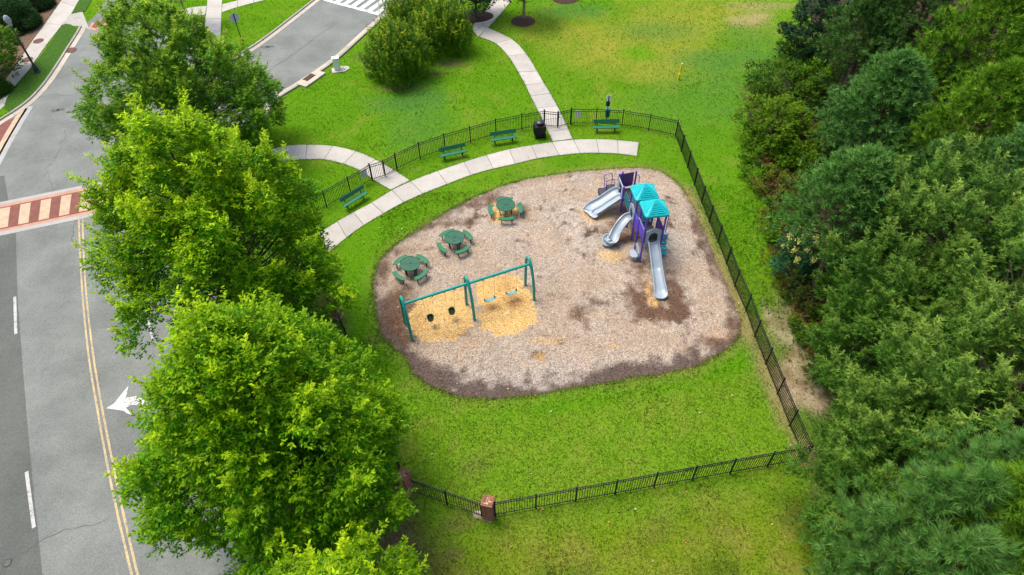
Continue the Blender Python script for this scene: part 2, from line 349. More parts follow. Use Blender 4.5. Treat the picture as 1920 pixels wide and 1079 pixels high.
# lawn colouring (kinds of turf, bare soil): albedo only
L_A = np.array((.088, .216, .008)); L_B = np.array((.124, .230, .011)); L_DRY = np.array((.27, .255, .05)); L_LUSH = np.array((.055, .170, .004)); L_SOIL = np.array((.37, .295, .19)); L_BROWN = np.array((.13, .085, .05))
def lawn_colour(X, Y):
    n1 = fbm(X, Y, .16, 4); n2 = fbm(X+50, Y-20, .5, 4); n3 = fbm(X*.35+Y*.8, Y*.3-X, .9, 3); n4 = fbm(X-30, Y+70, 1.4, 4)
    def lp(c, t, m): return c+(t-c)*m[..., None]
    c = np.broadcast_to(L_A, X.shape+(3,)).copy()
    c = lp(c, L_B, np.clip((n1-.38)*2.6, 0, 1)*.5)
    c = lp(c, L_LUSH, np.clip((n2-.55)*3.5, 0, 1)*.55)
    c = lp(c, L_DRY, np.clip((n3-.58)*4, 0, 1)*.28)
    E = lambda px, rx, ry, rz=0, s=.5: ell(X, Y, G(*px), rx, ry, rz, s, n2)
    # foreground lawn: mottled olive and straw
    fg = np.clip((13.2-Y+(X-3)*.12)/2.0, 0, 1)*(X > -7)
    c = lp(c, np.array((.150, .210, .012)), fg*.75)
    c = lp(c, L_DRY*.8, fg*np.clip((n4-.42)*3.2, 0, 1)*.65)
    c = lp(c, np.array((.055, .10, .015)), fg*np.clip((n2-.48)*4, 0, 1)*.6)
    # lawn between bed and south fence: duller olive stripes
    mid = np.clip((20.5-Y)/3, 0, 1)*(1-fg)*(X > -7)
    c = lp(c, np.array((.140, .255, .015)), mid*.6); c = lp(c, L_DRY*.85, mid*np.clip((n4-.5)*3, 0, 1)*.4)
    # worn straw-coloured parts of the far field
    for px, rx, ry, a in (((1080,60),4.5,2.6,.75), ((1190,95),3.0,3.4,.7), ((1260,105),2.4,3.6,.75), ((1290,45),4.5,3.6,.7), ((1340,20),5,3,.5), ((1130,120),2.5,2,.45), ((1215,140),2.2,1.4,.7), ((1090,95),2,2,.4)):
        c = lp(c, L_DRY*np.array((1.0, 1.03, .75)), np.clip(E(px, rx, ry, 0, .8)*a*(.25+.95*n4), 0, 1))
    for px, rx, ry, a in (((1400,40),1.6,.9,.6), ((1425,30),1.0,.6,.6), ((1400,118),.4,.2,.7), ((1430,12),2.5,.8,.4)):
        c = lp(c, np.array((.36, .26, .14)), E(px, rx, ry)*a)
    for px, rx, ry, a in (((1340,110),4,1.4,.6), ((1230,60),3,1.6,.5), ((1400,75),2.2,2.5,.5), ((1390,150),4,3.5,.45), ((1290,190),4,4,.35), ((790,215),2.0,4.2,.5), ((760,190),3.0,1.2,.6), ((1070,20),3,1.5,.7)):
        c = lp(c, np.array((.065, .175, .030)), E(px, rx, ry)*a)
    c = lp(c, np.array((.092, .240, .006)), E((1200,100), 1.4, 1.3)*.8)
    # bright new turf round the bed
    for px, rx, ry, a in (((680,590),1.1,5,.7), ((1385,662),1.6,1.1,.6), ((1330,690),2.2,.7,.6), ((1100,745),4,.7,.7), ((860,395),6,.9,.5), ((560,360),2.5,2,.4)):
        c = lp(c, np.array((.086, .234, .005)), E(px, rx, ry, .2)*a)
    # straw ring at the edge of the bed
    P = np.array(MULCH_OUT[::3]); near = (X > -12) & (X < 16) & (Y > 15) & (Y < 40)
    d = np.full(X.shape, 9.0)
    if near.any():
        xy = np.stack((X[near], Y[near]), -1); d[near] = np.min(np.linalg.norm(xy[:, None, :]-P[None], axis=2), axis=1)
    c = lp(c, np.array((.20, .20, .05)), np.clip(1-d/.75, 0, 1)*(.3+.5*n4)*np.where(X > 4, 1.2, .7))
    # worn line beside the east fence and the bare path behind it
    for a, b, r, k in (((1290,355),(1510,860),.45,.6), ((1330,480),(1470,800),.35,.3)):
        a, b = np.array(G(*a)), np.array(G(*b)); ab = b-a; t = np.clip(((X-a[0])*ab[0]+(Y-a[1])*ab[1])/(ab@ab), 0, 1)
        dd = np.hypot(X-a[0]-ab[0]*t, Y-a[1]-ab[1]*t); c = lp(c, np.array((.27, .19, .10)), np.clip(1.3-dd/r+(n4-.5)*1.5, 0, 1)*k)
    for px, rx, ry, rz, a in (((1478,640),.9,2.4,-.1,.6), ((1505,690),1.1,2.4,.1,.75), ((1520,755),1.2,1.5,.3,.75), ((1537,850),.75,.9,.2,.9), ((1445,600),.35,1.2,.1,.8), ((1490,720),.7,1.1,.2,.95), ((1525,780),.6,.6,0,.8), ((1575,960),.8,1.6,.1,.6), ((1600,1050),1.0,1.6,.1,.55), ((1475,590),.7,.9,0,.5)):
        sm = np.clip((fbm(X+7, Y-3, 2.6, 4)-.42)*5, 0, 1)[..., None]; c = lp(c, L_SOIL*1.05*sm+np.array((.20, .15, .085))*(1-sm), E(px, rx, ry, rz)*a)
    for px, rx, ry, a in (((1510,790),.5,.7,.9), ((1465,655),.35,.5,.8)):
        c = lp(c, np.array((.085, .19, .012)), E(px, rx, ry)*a)
    # thin turf and bare earth below the street trees
    for px, rx, ry, a in (((735,990),1.1,1.9,.9), ((640,960),2.2,2.2,.85), ((560,760),2.0,3.5,.8), ((610,640),1.0,2.4,.6), ((500,560),2.5,4,.7), ((770,1060),1.5,1.5,.5), ((600,560),.7,1.6,.5)):
        c = lp(c, L_BROWN*(.6+.9*n4[..., None]), E(px, rx, ry)*a)
    for px, rx, ry, a in (((700,640),.35,.4,.5), ((850,120),1.2,.5,.8), ((820,138),1.3,.4,.5), ((745,167),1.5,.45,.75), ((700,110),1.6,.8,.4), ((905,955),.5,.4,.5), ((857,985),.5,.3,.5), ((850,1040),.35,.3,.6), ((890,870),.6,.5,.3)):
        c = lp(c, np.array((.14, .10, .05)), E(px, rx, ry)*a)
    # a few fallen brown specks handled by litter; slight tiny random value
    return c

# ------------------------------------------------------------------ ground
xs = np.r_[np.array([-900, -400, -200, -110]), np.arange(-64, 56.01, .4), np.array([80, 130, 240, 450, 900])]
ys = np.r_[np.array([-900, -400, -150, -60, -25]), np.arange(-6, 72.01, .4), np.array([90, 130, 220, 450, 1200])]
XX, YY = np.meshgrid(xs, ys); nx, ny = len(xs), len(ys)
V = np.stack((XX.ravel(), YY.ravel(), np.zeros(nx*ny)), 1)
idx = np.arange(nx*ny).reshape(ny, nx)
F = np.stack((idx[:-1, :-1].ravel(), idx[:-1, 1:].ravel(), idx[1:, 1:].ravel(), idx[1:, :-1].ravel()), 1)
C = lawn_colour(V[:, 0], V[:, 1])
o = npmesh("lawn", V, F, C, LAWN); tag(o, kind='structure')

# roads
road = MB().sheet(ROAD, .006).build("road", ASPH); tag(road, kind='structure')
seam = GL([(8,330),(20,400),(30,440),(33,560),(42,680),(52,800),(64,930),(80,1079),(100,1200)])
dk = MB().sheet(seam+[(-60, seam[-1][1]-2), (-60, seam[0][1])], .010).build("dark_lane_surface", ASPHD, road)
def strip(pts, wd, z, name, mat, parent, closed=False):
    P = [np.array(p) for p in pts]; vs = []; m = len(P)
    for i in range(m):
        t = P[min(i+1, m-1)]-P[max(i-1, 0)]; t = t/np.linalg.norm(t); n = np.array((-t[1], t[0]))
        ww = wd(i/(m-1)) if callable(wd) else wd
        vs += [(*(P[i]-n*ww/2), z), (*(P[i]+n*ww/2), z)]
    fs = [(2*i, 2*i+2, 2*i+3, 2*i+1) for i in range(m-1)]
    return MB().add(vs, fs).build(name, mat, parent)
YL = [(148,410),(150,470),(154,540),(160,610),(168,680),(178,740),(190,810),(205,890),(222,970),(243,1060),(262,1140)]
YR = [(155,410),(157,470),(161,540),(168,610),(177,680),(187,740),(200,810),(216,890),(233,970),(254,1060),(273,1140)]
strip(smooth_open(GL(YL), 4), .10, .014, "centre_line", YELP, road)
strip(smooth_open(GL(YR), 4), .10, .014, "centre_line", YELP, road)
for a, b in (((28,557),(30,627)), ((50,885),(64,990))): strip(GL([a, b]), .15, .018, "lane_dash", DASHP, road)
for a, b in (((278,600),(287,638)), ((303,705),(314,745)), ((330,800),(345,850))): strip(GL([a, b]), .12, .014, "lane_dash", DASHP, road)
# turn arrow
arrow = MB().sheet(GL([(200,766),(214,757),(241,724),(236,746.5),(258,743),(272,751),(286,777),(277,775),(265,761),(247,759.5),(236,765),(248,779),(238,775),(231,770.5)]), .014).build("turn_arrow", WHITEP, road)
strip(GL([(238,424),(262,418)]), .4, .014, "stop_line", WHITEP, road); strip(GL([(262,418),(300,409)]), .4, .014, "stop_line", WHITEP, road)
# cracks
def crack(px, wd=.03):
    P = resample(GL(px), .35); P = [(x+random.uniform(-.07, .07), y+random.uniform(-.07, .07)) for x, y in P]
    strip(P, lambda t: wd*random.uniform(.25, .9), .018, "road_crack", CRACK, road)
crack([(20,1050),(60,1027),(85,1010),(120,995),(175,985),(205,968)], .035); crack([(270,1040),(300,1032),(332,1020),(345,1046)], .03)
crack([(0,252+12),(60,245),(120,232),(180,222)], .03); crack([(115,270),(105,300),(88,315),(98,352)], .03); crack([(30,315),(60,310),(90,300)], .02)
crack([(120,245),(122,262),(110,272)]); crack([(140,412),(137,432),(133,455)], .04); crack([(62,185),(100,178),(140,180)], .03)
crack([(486,145),(530,116),(560,95),(590,72),(630,45)], .05); crack([(520,30),(545,40)], .03); crack([(560,112),(585,122),(600,130)], .03); crack([(500,130),(540,112)], .04)
for c in ((505,88), (498,89)): MB().lathe([(.28, 0), (.2, .004)], 10, (*G(*c), .012), 1.6, .6).build("tar_patch", CRACK, road)
for c in ((103,208), (114,206)): MB().box((*G(*c), .012), (.5, .3, .008), .2).build("tar_patch", CRACK, road)

# brick crosswalks
def lerp(a, b, t): return (a[0]+(b[0]-a[0])*t, a[1]+(b[1]-a[1])*t)
cw = tag(empty("brick_crosswalk"), kind='structure')
T0, T1 = G(-60, 392), G(330, 313); B0, B1 = G(-60, 455.5), G(330, 374)
def band(a, b, z, name, mat, s0=0., s1=1.):
    p = [lerp(lerp(T0, B0, a), lerp(T1, B1, a), s0), lerp(lerp(T0, B0, a), lerp(T1, B1, a), s1), lerp(lerp(T0, B0, b), lerp(T1, B1, b), s1), lerp(lerp(T0, B0, b), lerp(T1, B1, b), s0)]
    return MB().sheet(p, z).build(name, mat, cw)
band(.0, .085, .020, "concrete_band", CONG); band(.085, .17, .020, "brick_border", BRKPINK); band(.17, .825, .020, "brick_field", BRKRED)
band(.825, .895, .020, "brick_border", BRKPINK); band(.895, 1., .020, "concrete_band", CONG)
for k in range(11):
    s = (-43+37.6*k+60)/390.; sk = -.010
    MB().sheet([lerp(lerp(T0, B0, b), lerp(T1, B1, b), s+d+sk*(b-.5)*2) for b, d in ((.205, 0), (.205, .049), (.79, .049), (.79, 0))], .025).build("cream_bar", BRKCREAM, cw)
cw2 = tag(empty("brick_corner_paving"), kind='structure')
MB().sheet(GL([(-70,262),(0,232),(36,218),(8,258),(-30,330),(-70,360)]), .010).build("brick_field", BRKRED, cw2)
strip(GL([(46,204),(30,228),(10,262),(-30,335)]), .5, .014, "brick_border", BRKCREAM, cw2); strip(GL([(56,200),(38,230),(16,268),(-22,340)]), .5, .014, "concrete_band", CONG, cw2)
cw3 = tag(empty("far_brick_crossing"), kind='structure')
MB().sheet(GL([(166,55),(172,44),(210,30),(240,24),(270,24),(270,34),(240,36),(212,42),(178,58)]), .020).build("brick_field", BRKPINK, cw3)
MB().sheet(GL([(172,52),(178,42),(205,34),(205,40),(180,54)]), .0215).build("brick_inset", BRKRED, cw3)
strip(GL([(205,26),(262,19)]), .4, .025, "concrete_band", CONG, cw3)
# white zebra on the side road
zb = tag(empty("zebra_crossing"), kind='structure')
za, zb2, zc, zd = G(608,0), G(712,28), G(742,6), G(640,-22)
strip([za, zb2], .35, .016, "edge_stripe", WHITEP, zb); strip([zd, zc], .35, .016, "edge_stripe", WHITEP, zb)
for k in range(7):
    t = .03+k*.145; a = lerp(za, zb2, t); b = lerp(zd, zc, t); a2 = lerp(za, zb2, t+.08); b2 = lerp(zd, zc, t+.08)
    MB().sheet([a, a2, b2, b], .012).build("zebra_bar", WHITEP, zb)

# kerbs: flat gutter and raised kerb in cast lengths
def kerb(name, pts, side, gutter=.42, step=3.0, skip=None):
    e = tag(empty(name), kind='structure'); P = resample(pts, .5); n = 6
    for i in range(0, len(P)-1, n):
        seg = [np.array(p) for p in P[i:i+n+1]]
        if len(seg) < 2: continue
        mk = MB(); mg = MB()
        def off(d):
            out = []
            for j in range(len(seg)):
                t = seg[min(j+1, len(seg)-1)]-seg[max(j-1, 0)]; t = t/np.linalg.norm(t); nn = np.array((-t[1], t[0]))*side
                sh = 0.0
                if j == 0: sh = .012
                if j == len(seg)-1: sh = -.012
                out.append(tuple(seg[j]+nn*d+t*sh))
            return out
        a, b, c = off(-gutter), off(0), off(.17)
        mg.prism(a+b[::-1], -.02, .024); mk.prism(b+c[::-1], -.02, .125)
        g = mg.build("gutter", KERB, e); g2 = mk.build("kerb_stone", KTOP, e, bevel=.02)
    return e
kerb("right_kerb", road_right[8:40], -1); kerb("side_road_kerb", road_right[40:], -1)
kerb("far_side_kerb", side_left, 1); kerb("far_left_kerb", left_kerb, 1)

# footpaths: slab by slab
def slabs(name, pairs_px, z=.035, mat=CONC, sub=1):
    e = tag(empty(name), kind='structure')
    A = GL([p[0] for p in pairs_px]); B = GL([p[1] for p in pairs_px])
    SA, SB = smooth_open(A, 4), smooth_open(B, 4)
    MB().prism(SA+SB[::-1], -.05, .008).build("joint_bed", JOINT, e)
    for i in range(len(A)-1):
        a, b = SA[4*i:4*i+5], SB[4*i:4*i+5]
        g = .014
        def trim(q):
            q = [np.array(x) for x in q]; d0 = q[1]-q[0]; d1 = q[-2]-q[-1]
            q[0] = q[0]+d0/np.linalg.norm(d0)*g; q[-1] = q[-1]+d1/np.linalg.norm(d1)*g; return [tuple(x) for x in q]
        a, b = trim(a), trim(b)
        MB().prism(a+b[::-1], -.05, z+random.uniform(-.004, .004)).build("slab", mat, e, bevel=.008)
    return e
PA = [((596,440),(615,475)),((633,416),(650,446)),((663,399),(682,423)),((697,381),(719,401)),((735,358),(757,380)),((770,341),(793,364)),((820,322),(838,346)),((870,305),(883,329)),((912,292),(925,317)),((955,281),(966,308)),((996,273.5),(1007,298)),((1035,267.5),(1049,292)),((1075,263),(1088,288)),((1118,262),(1123,287.5)),((1158,264),(1159,289)),((1198,268),(1194,293.5))]
slabs("curved_footpath", PA)
PB = [((1036.5,266),(1073.5,261.5)),((1028,248),(1065,242)),((1018,226),(1055,221)),((1007,204),(1045,200)),((995,181),(1032,176)),((985,160),(1019,155.5)),((972,136),(1007,134.5)),((953,106),(987,102)),((929,82),(959,74)),((899,70),(914,52.5)),((888,62),(907,47))]
slabs("field_footpath", PB[:-1])
PB2 = [((896,70.5),(915,52.5)),((886,50),(929,38)),((912,18),(946,18)),((925,-8),(966,-8)),((940,-40),(990,-40))]
slabs("upper_footpath", PB2)
PC = [((500,283),(500,312)),((535,274.5),(543,301)),((576,272.5),(573,299.5)),((624,274.5),(608,299.5)),((667.5,284.5),(644,308)),((704,300),(676,321)),((742,322),(706,341)),((769,339.5),(733,357))]
slabs("west_footpath", PC)
PD = [((-70,320),(-60,330)),((0,163),(6,212)),((30,125),(30,160)),((62,78),(66,115)),((90,38),(104,65)),((118,0),(140,22)),((150,-50),(172,-40))]
PD = [((-60,240),(-75,262)),((-5,172),(10,198)),((30,124),(60,124)),((58,82),(88,84)),((86,44),(116,48)),((114,4),(142,14)),((140,-34),(165,-30))]
slabs("far_left_footpath", PD)
MB().prism(GL([(116,48),(142,14),(148,6),(168,56),(150,50)]), -.05, .03).build("corner_ramp", CONC, tag(empty("corner_paving"), kind='structure'))
PE = [((380,103),(413,103)),((382,80),(413.5,80)),((384,58),(414,58)),((386,36),(415,36)),((388,14),(416,14)),((390,-8),(417,-8)),((391,-30),(418,-30))]
slabs("north_footpath", PE)
PF = [((417,9),(416,24)),((445,2),(446,14)),((475,-6),(476,6)),((505,-14),(506,-2)),((540,-24),(540,-12))]
slabs("branch_footpath", PF); slabs("branch_footpath", [((300,30),(305,52)),((330,22),(335,44)),((358,15),(360,34)),((388,12),(385,28))])
tag(MB().prism(GL([(355,38),(384,31),(381,62),(352,70)]), -.02, .03).build("tree_bed", DARKMULCH), kind='structure')
tag(MB().prism(GL([(-80,220),(-5,170),(30,122),(58,80),(86,42),(114,2),(140,-36),(60,-60),(-80,-60)]), -.02, .022).build("shrub_bed", BEDMULCH), kind='structure')
ff = smooth_closed(GL([(1500,140),(1440,170),(1400,215),(1425,300),(1440,400),(1460,480),(1480,530),(1510,590),(1535,650),(1560,710),(1580,800),(1600,900),(1640,1000),(1690,1100),(1750,1300),(2400,1300),(2300,-40),(1570,-40),(1530,60)]), 5)
ff = [(x+random.uniform(-.35, .35), y+random.uniform(-.35, .35)) for x, y in ff]
tag(MB().sheet(ff, .012).build("forest_floor", SOILM), kind='structure')

# ------------------------------------------------------------------ mulch play bed
ctr = np.mean(np.array(MULCH_OUT), axis=0); NB = len(MULCH_OUT); NR = 110
bo = np.array(MULCH_OUT); bo = bo+(fbm(bo[:, 0], bo[:, 1], 1.6, 3)[:, None]-.5)*.28
def mulch_colour(X, Y, edge):
    n1 = fbm(X, Y, .45, 4); n2 = fbm(X+11, Y+5, 1.3, 4); n3 = fbm(X-7, Y+31, 3.2, 3); n4 = fbm(X+3, Y-17, 2.2, 5)*.6+.4*n1
    def lp(c, t, m): return c+(np.array(t)-c)*m[..., None]
    c = np.broadcast_to(np.array((.40, .315, .235)), X.shape+(3,)).copy()
    c = lp(c, (.445, .385, .315), np.clip((n1-.4)*3, 0, 1)*.8)
    c = lp(c, (.44, .29, .16), np.clip((n2-.6)*5, 0, 1)*.4)
    E = lambda px, rx, ry, rz=0, s=.45: ell(X, Y, G(*px), rx, ry, rz, s, n2)
    sp = np.clip((n3-.55)*4, 0, 1)*np.clip((n1-.5)*6, 0, 1); c = lp(c, (.17, .10, .065), sp*.55)
    # grey weathered south part
    c = lp(c, (.42, .375, .33), np.clip((21.6-Y)/2.5, 0, 1)*.65)
    c = c*(.86+.28*fbm(X+90, Y+13, 1.1, 4))[..., None]
    c = lp(c, (.23, .145, .095), np.clip((n4-.56)*6, 0, 1)*np.clip((n3-.42)*4, 0, 1)*.5)
    # damp brown bark
    dk = [((1215,588),1.0,.7,.62), ((1195,560),.7,1.2,.55), ((1262,545),.4,1.5,.6), ((1270,580),.5,.6,.85), ((1200,515),.8,1.2,.45), ((1170,400),1.3,1.2,.5), ((1160,425),1.0,.5,.5), ((1170,450),.7,.5,.55), ((1130,560),1.2,.8,.3), ((1050,640),1.0,.3,.4), ((1060,560),.8,.3,.4), ((1090,590),1.3,.8,.45),
          ((925,575),.5,.35,.7), ((960,562),.55,.4,.8), ((905,375),1.0,.35,.6), ((975,400),.5,.6,.45), ((745,590),.9,1.7,.75), ((740,620),.9,.9,.7), ((760,640),.8,.6,.6), ((720,500),.4,1.5,.6), ((880,470),.4,.4,.4), ((760,470),1.8,.35,.5), ((830,420),1.8,.35,.55), ((890,385),1.4,.35,.5), ((1380,620),.5,1.0,.6), ((1345,645),1.2,.5,.55), ((1370,560),.35,1.2,.5), ((1335,510),.3,1.4,.5), ((1305,430),.25,1.4,.45),
          ((1010,668),.3,.25,.8), ((1030,630),.6,.12,.5), ((835,640),.5,.25,.5), ((870,628),.5,.2,.5)]
    mott = n3*.9+(n1-.5)*.5
    for px, rx, ry, a in dk:
        v = ell(X, Y, G(*px), rx*1.2, ry*1.2, 0, .8); c = lp(c, (.135, .075, .045), np.clip((v*a*1.25+n4*1.5-1.05)*2.3, 0, .9))
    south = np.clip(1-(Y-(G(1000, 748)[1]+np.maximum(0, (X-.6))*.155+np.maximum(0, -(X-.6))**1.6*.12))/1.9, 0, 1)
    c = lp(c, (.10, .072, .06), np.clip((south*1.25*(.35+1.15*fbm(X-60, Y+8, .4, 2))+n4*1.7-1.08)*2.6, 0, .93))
    rim = np.clip(1-edge/.8, 0, 1); c = lp(c, (.13, .09, .07), np.clip((rim*.8+n4*1.2-.95)*2.0, 0, .8)*np.where((Y > 31) & (X > -1), .4, 1))
    # fresh orange chips
    wx, wy = X+(n3-.5)*.9+(n2-.5)*.7, Y+(n4-.5)*1.0
    for pl_, a in (([(768,585), (800,556), (866,541), (884,570), (889,612), (868,630), (845,646), (790,642), (772,615)], .95), ([(893,528), (975,514), (996,560), (1010,606), (985,620), (935,636), (905,616), (896,575)], 1.0)):
        c = lp(c, (.66, .42, .155), inside(wx, wy, GL(pl_))*a*np.clip(.70+.5*n3, 0, 1))
    og = [((945,395),.75,.75,0,.8), ((935,408),.5,.4,0,.7), ((1115,400),.8,.9,0,.5), ((1150,480),.8,.5,0,.55), ((1225,565),.35,.4,0,.7), ((1030,640),.9,.25,0,.35), ((1012,670),.3,.25,0,.5), ((1150,650),.3,.2,0,.4), ((1215,545),.2,.6,0,.6)]
    for px, rx, ry, rz, a in og:
        c = lp(c, (.66, .42, .155), ell(X, Y, G(*px), rx, ry, rz, .22, n2)*a*np.clip(.75+.5*n3, 0, 1))
    for px, rx, ry, a in (((925,578),.5,.4,.7), ((962,565),.55,.45,.8), ((790,600),.5,.7,.35), ((850,628),.9,.25,.4), ((945,535),.6,.5,.35)):
        c = lp(c, (.22, .11, .05), E(px, rx, ry)*a*np.clip(.3+n3, 0, 1))
    return c
rr = np.linspace(0.003, 1, NR)**.9; rr[-1] = 1.0
P = ctr[None, None]+(bo-ctr)[None]*rr[:, None, None]
Xm, Ym = P[..., 0], P[..., 1]; edge = (1-rr)[:, None]*np.linalg.norm(bo-ctr, axis=1)[None]*.8
Zm = .03+.035*(fbm(Xm, Ym, .5, 3)-.5)-.10*np.maximum(0, ell(Xm, Ym, G(925,575), .9, .8, 0, .8)+ell(Xm, Ym, G(960,562), .9, .8, 0, .8)+ell(Xm, Ym, G(1240,575), .9, .8, 0, .8))*.35
Zm = np.minimum(Zm, .01+edge*.12); Zm = np.maximum(Zm, .009)
Vm = np.stack((Xm, Ym, Zm), -1).reshape(-1, 3)
ii = np.arange(NR*NB).reshape(NR, NB); nxt = np.roll(ii, -1, axis=1)
Fm = np.stack((ii[:-1].ravel(), ii[1:].ravel(), nxt[1:].ravel(), nxt[:-1].ravel()), 1)
Cm = mulch_colour(Xm, Ym, edge).reshape(-1, 3)
mb_ = npmesh("mulch_bed", Vm, Fm, Cm, MULCH, smooth=True); tag(mb_, kind='structure')

def quads(P, D, N, ln, wd, fold=.0):
    """diamond leaves: base P, direction D, normal N"""
    Sd = np.cross(D, N); Sd /= np.linalg.norm(Sd, axis=1)[:, None]+1e-9
    ln = np.asarray(ln)[:, None]; wd = np.asarray(wd)[:, None]
    a = P; b = P+D*ln*.45+Sd*wd*.5+N*fold*wd; c = P+D*ln; d = P+D*ln*.45-Sd*wd*.5+N*fold*wd
    V = np.stack((a, b, c, d), 1).reshape(-1, 3); F = np.arange(len(V)).reshape(-1, 4); return V, F
def tris(P, D, N, ln, wd):
    """dart-shaped leaves, one triangle each"""
    Sd = np.cross(D, N); Sd /= np.linalg.norm(Sd, axis=1)[:, None]+1e-9
    ln = np.asarray(ln)[:, None]; wd = np.asarray(wd)[:, None]
    V = np.stack((P-Sd*wd*.5, P+Sd*wd*.5, P+D*ln), 1).reshape(-1, 3); return V, np.arange(len(V)).reshape(-1, 3)
def unit(v): return v/(np.linalg.norm(v, axis=-1, keepdims=True)+1e-9)
# loose wood chips
n = 52000
X = RNG.uniform(-9.5, 13.5, n); Y = RNG.uniform(17, 37.5, n); ok = inside(X, Y, [tuple(p) for p in ctr+(bo-ctr)*1.004]); X, Y = X[ok], Y[ok]; n = len(X)
ang = np.arctan2(Y-ctr[1], X-ctr[0]); ba = np.arctan2(bo[:, 1]-ctr[1], bo[:, 0]-ctr[0]); br = np.linalg.norm(bo-ctr, axis=1); o_ = np.argsort(ba)
rad = np.interp(ang, ba[o_], br[o_], period=2*PI); eg = np.maximum(0, (rad-np.hypot(X-ctr[0], Y-ctr[1]))*.8)
a = RNG.uniform(0, 2*PI, n); D = unit(np.stack((np.cos(a), np.sin(a), RNG.normal(0, .25, n)), 1)); N = unit(np.stack((RNG.normal(0, .35, n), RNG.normal(0, .35, n), np.ones(n)), 1))
zc = np.minimum(.05, .014+eg*.12)
Vc, Fc2 = quads(np.stack((X, Y, zc), 1), D, N, RNG.uniform(.05, .13, n), RNG.uniform(.02, .045, n), .1)
cc = mulch_colour(X+RNG.normal(0, .16, n), Y+RNG.normal(0, .16, n), eg)*np.exp(RNG.normal(0, .38, n))[:, None]; cc = np.clip(cc, .02, .72)
tag(npmesh("wood_chips", Vc, Fc2, np.repeat(cc, 4, 0), M_leaf("wood_chip", .0, .95, .0)), kind='stuff')

# ------------------------------------------------------------------ grass tufts
path_polys = []
for q in (PA, PB, PB2, PC, PD, PE, PF): path_polys.append(smooth_open(GL([p[0] for p in q]), 3)+smooth_open(GL([p[1] for p in q]), 3)[::-1])
n = 120000
X = np.r_[RNG.uniform(-46, 34, n), RNG.uniform(-8, 16, n//2)]; Y = np.r_[RNG.uniform(7, 62, n), RNG.uniform(7, 34, n//2)]
ok = ~inside(X, Y, MULCH_OUT) & ~inside(X, Y, ROAD) & ~inside(X, Y, ff)
for q in path_polys: ok &= ~inside(X, Y, q)
dpx = (X/np.maximum(Y*.67+28*.74, 1)); ok &= np.abs(dpx) < .80
# extra rough fringe at the rim of the bed
k = RNG.integers(0, NB, 5000); fr = bo[k]+RNG.normal(0, .10, (5000, 2))
X = np.r_[X[ok], fr[:, 0]]; Y = np.r_[Y[ok], fr[:, 1]]
for q in path_polys[:4]:
    e_ = resample(q, .05); e_ = np.array(e_)+RNG.normal(0, .035, (len(e_), 2)); X = np.r_[X, e_[:, 0]]; Y = np.r_[Y, e_[:, 1]]
n = len(X)
cg = lawn_colour(X, Y)*np.exp(RNG.normal(0, .36, n)-.25*np.clip((fbm(X, Y, 3.0, 3)-.5)*5, 0, 1))[:, None]
soil = cg[:, 0] > cg[:, 1]*1.05; keep = ~(soil & (RNG.random(n) < .75)); X, Y, cg = X[keep], Y[keep], cg[keep]; n = len(X)
nb = 3; X4 = np.repeat(X, nb)+RNG.normal(0, .035, n*nb); Y4 = np.repeat(Y, nb)+RNG.normal(0, .035, n*nb); c4 = np.repeat(cg, nb, 0)
m = n*nb; a = RNG.uniform(0, 2*PI, m); lean = np.abs(RNG.normal(.5, .3, m)); hh = RNG.uniform(.035, .085, m)*np.where(Y4 > 38, 1.15, 1.0)
sx, sy = np.cos(a), np.sin(a); w2 = RNG.uniform(.010, .019, m)
tall = vnoise(X4*.6, Y4*.6) > .7; hh = np.where(tall, hh*1.4, hh)
V3 = np.stack((np.stack((X4-sy*w2, Y4+sx*w2, np.zeros(m)), 1), np.stack((X4+sy*w2, Y4-sx*w2, np.zeros(m)), 1), np.stack((X4+sx*lean*hh, Y4+sy*lean*hh, hh), 1)), 1).reshape(-1, 3)
tag(npmesh("grass", V3, np.arange(3*m).reshape(-1, 3), np.repeat(c4, 3, 0)*1.1, M_leaf("grass_blade", .3, .9, .0)), kind='stuff')
# litter: a few dry leaves and pale specks on lawn and paths
n = 420; X = RNG.uniform(-25, 16, n); Y = RNG.uniform(8, 52, n); ok = ~inside(X, Y, ROAD) & (RNG.random(n) < .6) & ((X < 13) | (Y > 40)); X, Y = X[ok], Y[ok]; n = len(X)
a = RNG.uniform(0, 2*PI, n); D = unit(np.stack((np.cos(a), np.sin(a), np.zeros(n)), 1)); N = np.tile([0, 0, 1.0], (n, 1))+RNG.normal(0, .2, (n, 3))
Vl, Fl = quads(np.stack((X, Y, np.full(n, .075)), 1), D, unit(N), RNG.uniform(.07, .15, n), RNG.uniform(.06, .10, n), .1)
pal = np.array([(.45, .20, .08), (.42, .33, .18), (.35, .16, .06), (.55, .42, .2), (.50, .46, .38)])[RNG.integers(0, 5, n)]
tag(npmesh("fallen_leaves", Vl, Fl, np.repeat(pal, 4, 0), M_leaf("dry_leaf", .1, .8)), kind='stuff')

